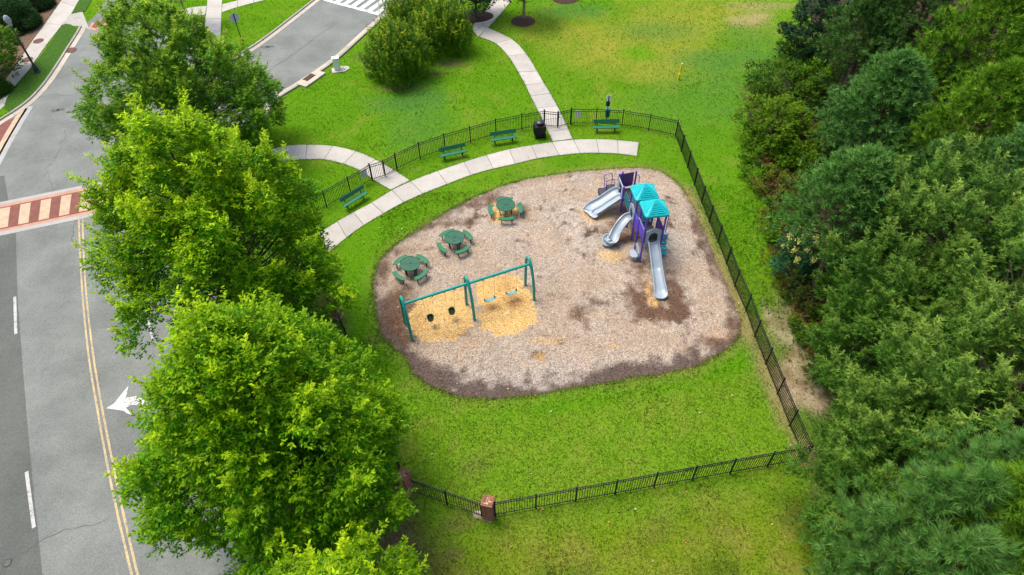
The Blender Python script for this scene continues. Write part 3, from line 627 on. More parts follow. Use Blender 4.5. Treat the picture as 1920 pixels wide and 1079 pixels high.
# ------------------------------------------------------------------ iron fence
def vadd(a, b): return tuple(np.array(a)+np.array(b))
ME_PICKET = MB().box((0, 0, .64), (.02, .02, 1.2)).mesh("picket")
def fpost(): 
    b = MB().box((0, 0, .66), (.065, .065, 1.32)).box((0, 0, 1.335), (.08, .08, .03)); return b.mesh("post")
ME_POST = fpost()
def run_between(parent, a, b, n, skip0=.06, skip1=.06, z0=0):
    """rails and pickets from post a to post b, world coordinates minus the parent's origin"""
    ox, oy = parent.location.x, parent.location.y
    d = np.array(b)-np.array(a); L = np.linalg.norm(d); t = d/L; rz = math.atan2(t[1], t[0])
    p = np.array(a)+t*.03-np.array((ox, oy)); q = np.array(b)-t*.03-np.array((ox, oy))
    for z, h in ((1.25, .03), (1.09, .025), (.14, .03)):
        MB().bar((*p, z), (*q, z), .032, h).build("rail", BLACKM, parent)
    k = max(1, int(round((L-.06)/.115)))
    for i in range(1, k):
        r = p+(q-p)*i/k; o = link("picket", ME_PICKET, BLACKM, parent); o.location = (r[0], r[1], 0); o.rotation_euler.z = rz
def fence(label, posts, nopost=()):
    e = thing("metal_fence", (*posts[0], 0), 0, label, "fence", "black metal fence around the playground")
    for i, p in enumerate(posts):
        if i not in nopost:
            o = link("post", ME_POST, BLACKM, e); o.location = (p[0]-posts[0][0], p[1]-posts[0][1], 0)
            if 0 < i < len(posts)-1 or len(posts) > 1:
                j = max(0, i-1); d = np.array(posts[j+1])-np.array(posts[j]); o.rotation_euler.z = math.atan2(d[1], d[0])
    for i in range(len(posts)-1): run_between(e, posts[i], posts[i+1], 0)
    return e
def even(a, b, step=1.82):
    n = max(1, int(round(np.linalg.norm(np.array(b)-np.array(a))/step))); return [lerp(a, b, i/n) for i in range(n+1)]
PIL = {"nw": G(583, 446), "w": G(634, 594), "sw": G(764, 921), "s": G(917, 970)}
N_W = GL([(590,402),(613,389),(658,363),(698,339)])
G1 = GL([(698,339),(722.5,331.6),(745,318.6)])
N_M = GL([(745,318.6),(788,298),(835,281.7),(882.5,268),(930,254),(978.6,244),(1020,237.5)])
G2 = GL([(1020,237.5),(1045.5,240),(1070,234)])
N_E = GL([(1070,234),(1117,234),(1166,236.6),(1216,245),(1266,256)])
E_px = smooth_open(GL([(1266,256),(1292.5,324),(1322.5,400),(1340,442.5),(1357.5,482.5),(1372.5,527.5),(1393.7,572),(1413,627.5),(1435,682.5),(1457.5,740),(1481,801),(1507.5,863)]), 4)
E_ = resample(E_px, 1.8)
fence("black metal fence panels beside the west gate, half covered by tree leaves", N_W[:-1]+[N_W[-1]], nopost=(3,))
fence("long curved black metal fence behind the two benches, between both gates", N_M, nopost=(0, 6))
fence("black metal fence behind the right-hand bench, ending at the far corner", N_E, nopost=(0,))
fence("long straight black metal fence along the wood on the right", E_, nopost=(0,))
s_end = np.array(PIL["s"])+np.array((.27, .06))
S_ = even(tuple(s_end), E_[-1], 1.82)
fence("black metal fence crossing the near lawn from brick pillar to right corner", S_, nopost=(len(S_)-1,))
a_, b_ = np.array(PIL["sw"])+np.array((.26, -.08)), np.array(PIL["s"])-np.array((.30, -.03))
fence("short black metal fence between two brick pillars beside the near street tree", even(tuple(a_), tuple(b_), 1.9), nopost=(0,))
fence("shaded black metal fence at the street side, under the middle trees", even(tuple(np.array(PIL["w"])+(.12, -.26)), tuple(np.array(PIL["sw"])+(-.1, .28)), 1.82), nopost=(0, 5))
fence("hidden black metal fence under the tallest street tree near the picnic tables", even(tuple(np.array(PIL["nw"])+(.1, -.28)), tuple(np.array(PIL["w"])+(-.1, .28)), 1.82), nopost=(0, 4))
def gate(label, pts):
    e = thing("metal_gate", (*pts[0], 0), 0, label, "gate")
    for i, p in enumerate(pts):
        w_ = .085 if i != 1 else .06
        MB().box((p[0]-pts[0][0], p[1]-pts[0][1], .67), (w_, w_, 1.34), .3).box((p[0]-pts[0][0], p[1]-pts[0][1], 1.355), (w_+.02, w_+.02, .03), .3).build("gate_post", BLACKM, e)
    for i in range(len(pts)-1):
        leaf = empty("gate_leaf", parent=e); 
        p, q = np.array(pts[i])-pts[0], np.array(pts[i+1])-pts[0]; t = unit(q-p); p = p+t*.06; q = q-t*.06; rz = math.atan2(t[1], t[0])
        m = MB()
        for z in (1.24, 1.07, .13): m.bar((*p, z), (*q, z), .035, .03)
        m.bar((*p, .1), (*p, 1.26), .03, .03).bar((*q, .1), (*q, 1.26), .03, .03).build("leaf_frame", BLACKM, leaf)
        k = int(round(np.linalg.norm(q-p)/.115))
        for j in range(1, k):
            r = p+(q-p)*j/k; o = link("picket", ME_PICKET, BLACKM, leaf); o.location = (r[0], r[1], .0); o.rotation_euler.z = rz
    m1 = np.array(pts[1])-pts[0]
    MB().box((m1[0]+.04, m1[1]-.05, .95), (.09, .06, .16), .3).build("latch", BLACKM, e)
gate("black metal gate across the path near the street trees", G1)
gate("black metal gate across the path beside the black litter bin", G2)

# white boards wired to the fence
def board(label, px, a, b, w_, h_, z):
    p = np.array(G(*px)); d = unit(np.array(b)-np.array(a)); n = np.array((-d[1], d[0]))
    e = thing("fence_sign", (*(p+n*.05), z), math.atan2(d[1], d[0]), label, "sign", "white signs hung on the fence")
    MB().box((0, 0, 0), (w_, .012, h_)).build("sign_plate", WHITEM, e, bevel=.003); MB().box((0, .008, -h_*.36), (w_*.96, .006, h_*.2)).build("sign_footer", GREYM, e)
board("small white sign on the fence right of the bin gate", (1083, 234), N_E[0], N_E[1], .46, .58, .82)
board("small white sign on the fence left of the west gate", (687, 345), N_W[2], N_W[3], .46, .60, .80)

# ------------------------------------------------------------------ brick pillars
ME_BRICK = MB().box((0, 0, 0), (1, 1, 1)).mesh("brick")
def pillar(p, rz, label, h=1.58):
    e = thing("brick_pillar", (*p, 0), rz, label, "pillar", "brick pillars along the fence")
    e.scale = (.84, .84, 1.0)
    W = .50; MB().box((0, 0, h/2-.02), (W-.03, W-.03, h-.04)).build("mortar_core", MORTAR, e)
    MB().box((0, 0, .02), (W+.02, W+.02, .16)).build("footing", STONE, e)
    nc = int((h-.16)/.0765)
    def brick(c, d, nm="brick", mt=BRICK, r=0):
        o = link(nm, ME_BRICK if mt is BRICK else ME_CAPB, mt, e); o.location = c; o.scale = d; o.rotation_euler.z = r
    for k in range(nc):
        z = .14+k*.0765; odd = k % 2
        for side in range(4):
            r = side*PI/2; n = np.array((math.sin(r), -math.cos(r))); t = np.array((math.cos(r), math.sin(r)))
            segs = [(-.25, -.005), (.005, .155)] if not odd else [(-.25, -.14), (-.13, .09), (.10, .155)]
            for a, b in segs:
                c = n*(W/2-.045)+t*(a+b)/2; brick((c[0], c[1], z), (b-a-.010, .09+random.uniform(-.004, .008), .056), r=r)
    zt = .14+nc*.0765
    for side in range(4):
        r = side*PI/2; n = np.array((math.sin(r), -math.cos(r))); t = np.array((math.cos(r), math.sin(r)))
        for a, b in ((-.29, -.155), (-.145, -.01), (0, .135), (.145, .185)):
            c = n*(W/2-.005)+t*(a+b)/2; brick((c[0], c[1], zt+.02), (b-a-.006, .10, .095), r=r)
    MB().box((0, 0, zt+.022), (W+.02, W+.02, .086)).build("cap_mortar", CAPM, e)
    for (x, y, a, b) in ((-.16, .06, .20, .40), (.155, .12, .21, .22), (.155, -.14, .21, .20), (-.0, .07, .075, .34), (-.19, -.205, .14, .08), (-.045, -.205, .12, .08)):
        brick((x, y, zt+.058), (a-.02, b-.02, .055), mt=CAPB)
    return e
ME_CAPB = MB().box((0, 0, 0), (1, 1, 1)).mesh("cap_brick")
pillar(PIL["s"], -.28, "brick pillar alone on the near lawn, joining two fence runs")
pillar(PIL["sw"], -.45, "brick pillar at the right edge of the near street tree's leaves")
pillar(PIL["w"], -.45, "brick pillar left of the swings, in the gap between two street trees")
pillar(PIL["nw"], -.45, "brick pillar almost hidden by leaves near the leftmost bench")
p = np.array(PIL["s"]); MB().lathe([(.0, .05), (.16, .06), (.22, .02), (.24, 0)], 9, (p[0]-.42, p[1]+.12, 0), 1.3, .8).build("stone", STONE); tag(bpy.data.objects["stone"], "pale flat stone at the foot of the lone brick pillar", "stone")

# ------------------------------------------------------------------ benches
def make_bench(label):
    e = thing("park_bench", (0, 0, 0), 0, label, "bench", "green metal benches inside the fence")
    def slab(c, d, tilt, name):
        b = MB(); L, D = d; th = .035
        b.box(c, (L, D, th), 0, tilt); return b.build(name, GREENP, e, bevel=.012)
    slab((0, -.02, .45), (1.83, .30), .03, "seat"); slab((0, .235, .74), (1.83, .29), 1.37, "backrest")
    for z, y in ((.435, -.175), (.435, .135)): MB().bar((-.915, y, z), (.915, y, z), .03, .045).build("seat_rim", GREENR, e)
    for s in (-1, 1):
        x = s*.62; l = MB().bar((x, -.05, .42), (x, .0, .0), .05, .05).bar((x, .20, .45), (x, .0, .42), .045, .045).bar((x, .175, .42), (x, .275, .86), .045, .05).bar((x, -.17, .41), (x, .18, .41), .045, .04).bar((x, .16, .42), (x, .22, 0), .05, .05)
        l.build("leg", BLACKM, e)
    return e
bench0 = None
for px, pr_, lb in (((668,383),((660,392),(692,372)),"green mesh bench at the far left, below the west gate and leaves"), ((851,297),((828,303),(874,293)),"green bench second from the left, on grass between the path and fence"), ((945,269),((922,274),(969,267)),"green bench just left of the black litter bin"), ((1136,248),((1111,249),(1161,248)),"green bench right of the bin gate, facing straight to the play bed")):
    b = make_bench(lb) if bench0 is None else copy_tree(bench0); bench0 = bench0 or b
    b["label"] = lb; a_, b_ = np.array(G(*pr_[0], .45)), np.array(G(*pr_[1], .45)); d = b_-a_
    b.location = (*G(*px), 0); b.rotation_euler.z = math.atan2(d[1], d[0])

# ------------------------------------------------------------------ litter bin
e = thing("litter_bin", (*G(1012, 256), 0), .12, "black square litter bin with domed lid beside the gate", "litter bin")
m = MB()
for sx in (-1, 1):
    for sy in (-1, 1): m.box((sx*.33, sy*.33, .48), (.06, .06, .96))
m.box((0, 0, .93), (.70, .70, .05)).box((0, 0, .12), (.70, .70, .05)).build("bin_frame", BLACKM, e)
for k in range(4):
    r = k*PI/2; o = MB()
    for i in range(6): o.box((-.25+.1*i, -.335, .52), (.07, .02, .78))
    q = o.build("slat_panel", BLACKM, e); q.rotation_euler.z = r
MB().lathe([(.27, .14), (.27, .9)], 20).build("bin_liner", DKHOLE, e, True)
MB().box((0, 0, .975), (.74, .74, .035)).lathe([(.30, .99), (.29, 1.03), (.12, 1.05)], 20).build("lid", BLACKM, e)
MB().lathe([(.12, 1.05), (.12, 1.16)], 14).lathe([(.27, 1.16), (.26, 1.20), (.18, 1.25), (.05, 1.28)], 20).build("dome", NAVYM, e, True)
MB().box((-.40, .1, .55), (.04, .5, .6)).build("side_plate", BLACKM, e)

# dog waste station
e = thing("pet_waste_station", (*G(1137, 228), 0), -.05, "pet waste post with white sign, green box and blue bin behind the fence", "waste station")
MB().box((0, 0, 1.05), (.06, .06, 2.1)).build("post", BLACKM, e); MB().box((0, .045, 1.87), (.31, .02, .46)).build("sign_plate", WHITEM, e)
MB().box((0, .09, 1.42), (.27, .14, .38)).build("bag_dispenser", DKGREEN, e, bevel=.01)
MB().lathe([(.17, .28), (.19, .82)], 14, (.05, .22, 0)).lathe([(.20, .82), (.20, .88), (.06, .92)], 14, (.05, .22, 0)).build("waste_bin", BLUEB, e, True)
MB().bar((0, .0, .6), (.03, .12, .6), .05, .04).build("bin_bracket", BLACKM, e)
# yellow marker
e = thing("marker_post", (*G(1272, 149), 0), .3, "slanting yellow marker post with pale tip alone on the far field", "marker post")
MB().tube([(0, 0, 0), (.10, .03, 1.25)], .065, 10).build("post", YELLOW, e, True); MB().tube([(.10, .03, 1.25), (.106, .032, 1.33)], [.065, .03], 10).build("tip", WHITEM, e, True)
MB().box((-.02, -.08, .30), (.13, .06, .36), 0).build("test_box", YELLOW, e, bevel=.01)
# utility pedestal
pp = G(637, 131); e = thing("utility_cabinet", (*pp, 0), .25, "white utility cabinet on a concrete pad by the side road", "utility cabinet")
MB().prism([(-.62, -.40), (.35, -.48), (.78, -.12), (.74, .25), (.30, .40), (-.60, .30)], -.05, .06).build("pad", CONC, e, bevel=.02)
MB().box((-.15, .02, .52), (.50, .36, .92)).build("cabinet_body", WHITEM, e, bevel=.01); MB().box((-.15, .02, 1.02), (.56, .42, .09)).build("cabinet_lid", WHITEM, e, bevel=.02)
MB().box((-.15, -.172, .40), (.40, .012, .5)).build("cabinet_door", WHITEM, e, bevel=.004)
MB().box((.40, -.15, .075), (.10, .07, .03)).box((.28, .18, .075), (.10, .07, .03)).build("pad_bolt", RUST, e)
# storm drain
a_, b_ = np.array(G(560, 170)), np.array(G(602, 140)); d = b_-a_; rz = math.atan2(d[1], d[0]); cpt = np.array(G(582, 149))
e = thing("storm_drain", (*cpt, 0), rz, "storm drain with brown grate set in the side road kerb", "storm drain")
MB().box((0, -.12, .06), (2.3, .95, .18)).build("drain_apron", KERB, e, bevel=.02)
for i in range(7): MB().box((-.42+.14*i, .08, .166), (.07, .46, .03)).build("grate_bar", RUST, e)
MB().box((0, .08, .152), (1.0, .52, .014)).build("drain_pit", IRONG, e)
# road sign
e = thing("road_sign", (*G(455, 81), 0), .55, "round-backed grey road sign on a thin black post, seen from behind", "road sign")
MB().tube([(0, 0, 0), (0, 0, 2.55)], .035, 8).build("post", BLACKM, e); s = MB()
s.add([(math.cos(PI/8+k*PI/4)*.40, .045+dy, 2.15+math.sin(PI/8+k*PI/4)*.40) for dy in (0, .012) for k in range(8)], [tuple(range(8)), tuple(range(15, 7, -1))]+[(k, (k+1) % 8, 8+(k+1) % 8, 8+k) for k in range(8)])
s.build("sign_plate", M_plain("sign_back", (.42, .50, .50), .4), e)
MB().box((0, .02, 2.15), (.05, .03, .7)).build("bracket", BLACKM, e)
# street lamp
e = thing("street_lamp", (*G(71, 136), 0), 0, "dark street lamp on the verge at the far left corner", "street lamp")
MB().lathe([(.26, 0), (.26, .10), (.20, .16), (.19, .42), (.13, .62), (.10, .75)], 12).build("lamp_base", NAVYM, e, True)
MB().tube([(0, 0, .7), (0, 0, 2.0), (0, 0, 3.9)], [.085, .07, .055], 12).build("lamp_post", NAVYM, e, True)
MB().lathe([(.10, 3.85), (.16, 3.95), (.12, 4.0)], 12).lathe([(.12, 4.0), (.22, 4.2), (.24, 4.4), (.15, 4.62), (.04, 4.7)], 14).build("lamp_globe", GREYM, e, True)
# manhole covers
def cover(px, r, lb, z):
    e = thing("manhole_cover", (*G(*px), z), 0, lb, "manhole cover", "rusty manhole covers by the far left road")
    MB().lathe([(r, 0), (r, .012), (r*.97, .016)], 28).build("cover_plate", RUST, e); MB().lathe([(r*.55, .017), (r*.55, .022), (r*.5, .022)], 24).build("cover_ring", RUST, e)
cover((72.5, 78), .42, "round rusty manhole cover in the far left pavement, farther one", .04); cover((52, 113), .42, "round rusty manhole cover behind the street lamp post", .04)
cover((133, 95), .45, "round rusty manhole cover set in the gutter beside the verge", .027)
e = thing("valve_cover", (*G(14, 1056), .011), 0, "small dark ring valve cover in the dark near lane", "valve cover")
MB().lathe([(.18, 0), (.18, .012), (.16, .014)], 20).build("cover_ring", IRONG, e); MB().lathe([(.145, .013), (.145, .017), (.10, .018)], 18).build("cover_plate", ASPHD, e)

# ------------------------------------------------------------------ picnic tables
def make_table():
    e = thing("picnic_table", (0, 0, 0), 0, "", "picnic table", "round green picnic tables on the mulch")
    def ring(n, r0, r1, a0, a1, z, name, mat, parent, th=.03):
        m = MB(); vs = []; fs = []
        for i in range(n+1):
            a = a0+(a1-a0)*i/n
            for r, zz in ((r0, z-th), (r1, z-th), (r1, z), (r0, z)): vs.append((r*math.cos(a), r*math.sin(a), zz))
        for i in range(n):
            for k in range(4): fs.append((4*i+k, 4*i+(k+1) % 4, 4*i+4+(k+1) % 4, 4*i+4+k))
        fs += [(0, 1, 2, 3), (4*n+3, 4*n+2, 4*n+1, 4*n)]
        return m.add(vs, fs).build(name, mat, parent)
    MB().lathe([(.025, .735), (.60, .735), (.60, .75), (.025, .75)], 40).build("tabletop", GREENT, e)
    ring(40, .575, .615, 0, 2*PI, .765, "tabletop_rim", GREENR, e, .05)
    for k in range(4):
        a = k*PI/2+PI/4; o = MB().bar((.05*math.cos(a), .05*math.sin(a), .7525), (.56*math.cos(a), .56*math.sin(a), .7525), .045, .012).build("top_rib", GREENR, e)
    for s in (-1, 1):
        MB().bar((s*.14, -.34, .753), (s*.14, .34, .753), .075, .014).build("support_strap", GREENR, e)
    MB().lathe([(.035, .752), (.035, .768)], 10).build("umbrella_hole", BLACKM, e)
    for k in range(4):
        a = k*PI/2; c, s = math.cos(a), math.sin(a)
        MB().bar((.42*c-.06*s, .42*s+.06*c, .73), (.36*c-.06*s, .36*s+.06*c, -.03), .045, .045).bar((.42*c+.06*s, .42*s-.06*c, .73), (.36*c+.06*s, .36*s-.06*c, -.03), .045, .045).build("table_leg", BLACKM, e)
    for k in range(4):
        a = k*PI/2; ss = ring(10, .86, 1.12, a-.50, a+.50, .45, "bench_seat", GREENP, e, .04)
        ring(10, 1.10, 1.135, a-.515, a+.515, .455, "seat_rim", GREENR, ss, .05)
        for q in (-.34, .34):
            MB().bar((.99*math.cos(a+q), .99*math.sin(a+q), .41), (.99*math.cos(a+q), .99*math.sin(a+q), -.03), .05, .05).bar((.88*math.cos(a+q), .88*math.sin(a+q), .40), (1.10*math.cos(a+q), 1.10*math.sin(a+q), .40), .04, .03).build("seat_leg", BLACKM, ss)
    return e
t0 = make_table()
for i, (px, rz, lb) in enumerate((((769,495), .82, "round green picnic table nearest the street trees, by the bed's left edge"), ((852,446), .60, "middle one of the three round green picnic tables on mulch"), ((948,385), .06, "round green picnic table farthest back, over a patch of fresh orange chips"))):
    t = t0 if i == 0 else copy_tree(t0); t["label"] = lb; t.location = (*G(*px, .75), .03); t.rotation_euler.z = rz; t.scale = (.95, .95, 1)

# ------------------------------------------------------------------ swing set
A_, Bm, C_ = (np.array(lerp(G(760, 609), G(774, 640), .5)), np.array(lerp(G(876, 571), G(889, 602), .5)), np.array(lerp(G(986, 535), G(1001, 565), .5)))
d = unit(C_-A_); rz = math.atan2(d[1], d[0]); LEN = np.linalg.norm(C_-A_)
sw = thing("swing_frame", (*A_, .03), rz, "teal steel swing frame with three arched supports over orange chips", "swing frame")
def arch(x):
    pts = [(0, .62, -.06), (0, .56, 1.2), (0, .50, 2.0), (0, .45, 2.30), (0, .36, 2.46), (0, .22, 2.52), (0, .06, 2.47), (0, -.10, 2.30), (0, -.26, 2.0), (0, -.40, 1.55), (0, -.50, 1.0), (0, -.56, .4), (0, -.60, -.06)]
    pts = [(x, y, z) for _, y, z in pts]; P = smooth_open(pts, 3); MB().tube(P, .078, 12).build("arch_leg", TEALD if False else TEAL, sw, True)
    MB().tube([(x, .0, 2.20), (x, -.14, 2.20)], .09, 12).build("beam_clamp", TEAL, sw, True)
for x in (0, np.linalg.norm(Bm-A_), LEN): arch(x)
MB().tube([(-.04, -.03, 2.33), (LEN+.04, -.03, 2.33)], .074, 12).build("top_beam", TEAL, sw, True)
def wpt(x, y, z):
    return Vector((A_[0]+d[0]*x-d[1]*y, A_[1]+d[1]*x+d[0]*y, z))
L1 = np.linalg.norm(Bm-A_)
def chains(e, half, zt, zb, half_b):
    for s in (-1, 1):
        n = 16; m = MB()
        for i in range(n):
            a = i/n; b = (i+.8)/n; f = lambda t: (s*(half+(half_b-half)*t), 0, zt+(zb-zt)*t)
            m.bar(f(a), f(b), .012, .012)
        m.build("chain", GALV, e)
        MB().box((s*half, 0, zt+.03), (.05, .05, .08)).build("hanger", BLACKM, e)
def bucket(x, lb):
    p = wpt(x, -.03, 0); e = thing("bucket_swing", (p.x, p.y, .03), rz, lb, "swing", "swings hanging from the teal frame")
    chains(e, .28, 2.20, .78, .17)
    s = MB(); N_ = 16
    prof = [(.165, .78), (.185, .74), (.18, .60), (.15, .46), (.09, .40), (.03, .38)]
    vs = []; fs = []
    for r, z in prof+[(.02, .40), (.08, .43), (.135, .48), (.155, .60), (.15, .77)]:
        for k in range(N_): a = 2*PI*k/N_; vs.append((r*math.cos(a), r*.95*math.sin(a), z))
    m_ = len(vs)//N_
    for i in range(m_):
        for k in range(N_): j = (i+1) % m_; fs.append((i*N_+k, i*N_+(k+1) % N_, j*N_+(k+1) % N_, j*N_+k))
    s.add(vs, fs).build("bucket_seat", DKGREEN, e, True); MB().box((0, 0, .66), (.05, .30, .05)).box((0, .06, .56), (.06, .06, .22)).build("leg_divider", BLACKM, e)
def belt(x, lb):
    p = wpt(x, -.03, 0); e = thing("belt_swing", (p.x, p.y, .03), rz, lb, "swing", "swings hanging from the teal frame")
    chains(e, .32, 2.20, .66, .29)
    path = [(-.30, 0, .64), (-.26, 0, .56), (-.16, 0, .50), (0, 0, .475), (.16, 0, .50), (.26, 0, .56), (.30, 0, .64)]
    MB().sweep(smooth_open(path, 3), [(-.085, -.012), (.085, -.012), (.085, .012), (-.085, .012)]).build("belt_seat", PALEBLUE, e)
    for s in (-1, 1): MB().box((s*.30, 0, .655), (.05, .13, .05)).build("seat_clamp", BLACKM, e)
hook = lambda hx: L1+(LEN-L1)*hx
bucket(L1*.36, "dark green bucket swing nearest the left arch"); bucket(L1*.70, "dark green bucket swing nearest the middle arch")
belt(hook(.32), "pale blue belt swing nearest the middle arch, over orange chips"); belt(hook(.68), "pale blue belt swing nearest the right arch")

# ------------------------------------------------------------------ play structure
PR = math.radians(7); po = G(1199, 492)
pl = thing("play_structure", (*po, .0), PR, "purple play structure with two turquoise roofs and three grey slides", "play structure")
def post(x, y, h, r=.055): MB().tube([(x, y, -.05), (x, y, h)], r, 12).lathe([(r*1.15, h-.01), (r*1.1, h+.03), (r*.5, h+.05)], 12, (x, y, 0)).build("post", PURP, pl, True)
XW = 1.06
D1, D2, D3 = 1.55, 1.25, .95
for x in (0, XW):
    post(x, 0, 3.5); post(x, 1.08, 3.5); post(x, 1.85, 3.1); post(x, 2.95, 3.1)
post(-.05, 4.30, 2.05); post(-.05, 5.38, 2.15); post(.22, 5.62, 2.1); post(1.02, 4.3, 2.0); post(1.02, 5.5, 2.15)
def deck(x0, x1, y0, y1, z):
    MB().box(((x0+x1)/2, (y0+y1)/2, z-.04), (x1-x0, y1-y0, .08)).build("deck", DECK, pl, bevel=.01)
deck(.05, 1.01, .05, 1.05, D1); deck(.05, 1.01, 1.1, 1.46, D1-.15); deck(.05, 1.01, 1.48, 1.84, D1-.28); deck(.05, 1.01, 1.9, 2.9, D2); deck(.0, .98, 2.98, 4.28, D2-.18); deck(-.0, 1.0, 4.32, 5.45, D3)
def roof(x0, x1, y0, y1, z, h):
    e = empty("roof", parent=pl); m = MB(); cx, cy = (x0+x1)/2, (y0+y1)/2
    ox, oy = .15, .13
    ax, bx, ay, by = x0-ox, x1+ox, y0-oy, y1+oy; q = .15
    def rect(s, zz, k=0): 
        hx, hy = (bx-ax)/2*s, (by-ay)/2*s; c = min(hx, hy)*.16
        return [(cx+sx*hx-(sx*c if i == 0 else 0), cy+sy*hy-(sy*c if i == 1 else 0), zz) for sx, sy, i in ((-1,-1,1),(-1,-1,0),(1,-1,0),(1,-1,1),(1,1,1),(1,1,0),(-1,1,0),(-1,1,1))]
    L = [rect(.985, z-.02), rect(1.0, z+.02), rect(1.0, z+.10), rect(.93, z+.14)]
    vs = sum(L, []); fs = [(8*i+k, 8*i+(k+1) % 8, 8*i+8+(k+1) % 8, 8*i+8+k) for i in range(3) for k in range(8)]
    m.add(vs, fs+[tuple(range(7, -1, -1)), tuple(range(24, 32))]).build("roof_rim", TURQ, e)
    p = MB(); bse = rect(.91, z+.142); hx = .20*(bx-ax)/2; top = [(cx-hx*.5, cy, z+h), (cx+hx*.5, cy, z+h)]
    p.add(bse+top, [(1, 2, 9, 8), (3, 4, 9), (5, 6, 8, 9), (7, 0, 8), (2, 3, 9), (4, 5, 9), (6, 7, 8), (0, 1, 8)]).build("roof_hip", TURQ, e)
    # raised corrugations on all four slopes
    for side in range(4):
        rb = MB()
        for k in range(6):
            t = .10+.135*k
            def P(s, tt):
                cs = [(-1, -1), (1, -1), (1, 1), (-1, 1)]; c0, c1 = cs[side], cs[(side+1) % 4]; c = [c0[i]+(c1[i]-c0[i])*s for i in (0, 1)]
                f = .91*(1-tt)
                tx = (hx*.5*(1 if c[0] > 0 else -1)*tt if abs(c[0]) > .99 else hx*.5*c[0]*tt)
                return (cx+c[0]*f*(bx-ax)/2+tx, cy+c[1]*f*(by-ay)/2, z+.15+(h-.15)*tt+.004)
            rb.bar(P(.16, t), P(.84, t), .05, .03)
        rb.build("roof_ridge", TURQ, e)
    return e
roof(0, XW, 0, 1.08, 3.48, .62); roof(0, XW, 1.85, 2.95, 3.08, .62)
def panel(p0, p1, z0, z1, mat, name, th=.03, parent=pl):
    p0, p1 = np.array(p0), np.array(p1); c = (p0+p1)/2; dd = p1-p0
    return MB().box((c[0], c[1], (z0+z1)/2), (np.linalg.norm(dd)-.1, th, z1-z0), math.atan2(dd[1], dd[0])).build(name, mat, parent, bevel=.01)
panel((0, .06), (0, 1.04), D1+.05, D1+.95, PURP, "guard_panel"); panel((0, 1.10), (0, 1.85), D2-.1, D1+.7, PURP, "guard_panel")
panel((XW, .06), (XW, 1.04), D1+.05, D1+.95, PURPL, "guard_panel"); panel((XW, 1.92), (XW, 2.9), D2+.05, D2+.95, PURPL, "guard_panel")
panel((.08, 5.45), (.95, 5.55), D3+.1, D3+1.15, PURPL, "guard_panel"); panel((XW-.02, 3.0), (1.02, 4.25), D2-.1, D2+.65, PURP, "guard_panel")
for y0, y1 in ((0, 1.08), (1.08, 1.85)):
    MB().tube([(-.06, y0, D1+1.0-.25*(y0 > 1)), (-.06, y1, D1+.95-.35*(y1 > 1.5))], .02, 8).build("grab_rail", M_plain("lilac_rail", (.30, .25, .55), .4) if y0 == 0 else PURP, pl)
# wavy turquoise climbing panel
wv = empty("wave_panel", parent=pl)
for k in range(7):
    z = D2+.12+k*.16; pts = [(.10+.86*t, 3.0+.05*k, z+.10*math.sin(t*PI)) for t in np.linspace(0, 1, 7)]
    MB().tube(pts, .035, 6).build("wave_rung", TURQ, wv, True)
for k in range(5):
    x = -.02+.02*k; pts = [(.05+.0*k, 3.05+.25*k, D2-.15+.75*t-.0*k) for t in np.linspace(0, 1, 5)]; MB().tube(pts, .03, 6).build("wave_rung", TURQ, wv)
for k in range(6):
    z = D2+.05+k*.15; MB().tube([(.12, 1.62+.03*k, z+.25), (.5, 1.66+.03*k, z+.38), (.94, 1.62+.03*k, z+.25)], .03, 6).build("wave_rung", TURQ, wv, True)

def slide(name, path, w_, wall, lanes=1, end_w=None):
    e = empty(name, parent=pl); a, b = np.array(path[-2]), np.array(path[-1]); t = unit((b-a)*np.array((1, 1, 0)))
    lip = .26 if lanes == 1 else .20
    P = resample(smooth_open(path+[tuple(b+t*lip*.6+np.array((0, 0, -.012))), tuple(b+t*lip+np.array((0, 0, -.05)))], 6), .06)
    LEN_ = len(P)*.06
    def sec(t):
        d = (1-t)*LEN_                                    # distance from the end
        ww = w_+(end_w-w_)*min(1, max(0, 1.3-d)/1.0)**1.3 if end_w else w_
        lipf = max(0, (lip+.04-d)/(lip+.04)); ww *= math.sqrt(max(.10, 1-(.93 if lanes == 1 else .55)*lipf**2.4))
        hw = ww/2; hh = max(.025, wall*min(1, (d-.02)/.55))
        up = [(-hw-.035, hh), (-hw+.015, hh), (-hw+.05, min(hh*.9, .06)), (-hw+.14*ww/w_, .0)]
        if lanes == 2: k = min(1, d/.25); mid = [(-.12, .0), (-.05, .085*k), (.05, .085*k), (.12, .0)]
        else: mid = [(-.06, -.012), (.06, -.012)]
        top = up+mid+[(-a, b) for a, b in up[::-1]]
        return top+[(hw+.045, hh-.045), (hw-.01, -.045), (-hw+.01, -.045), (-hw-.045, hh-.045)]
    MB().sweep(P, sec).build("slide_chute", SLIDE, e, True)
    lg = P[int(len(P)*.62)]; MB().tube([(lg[0], lg[1], lg[2]-.05), (lg[0], lg[1], -.03)], .035, 8).build("slide_foot", PURP, e)
    return e
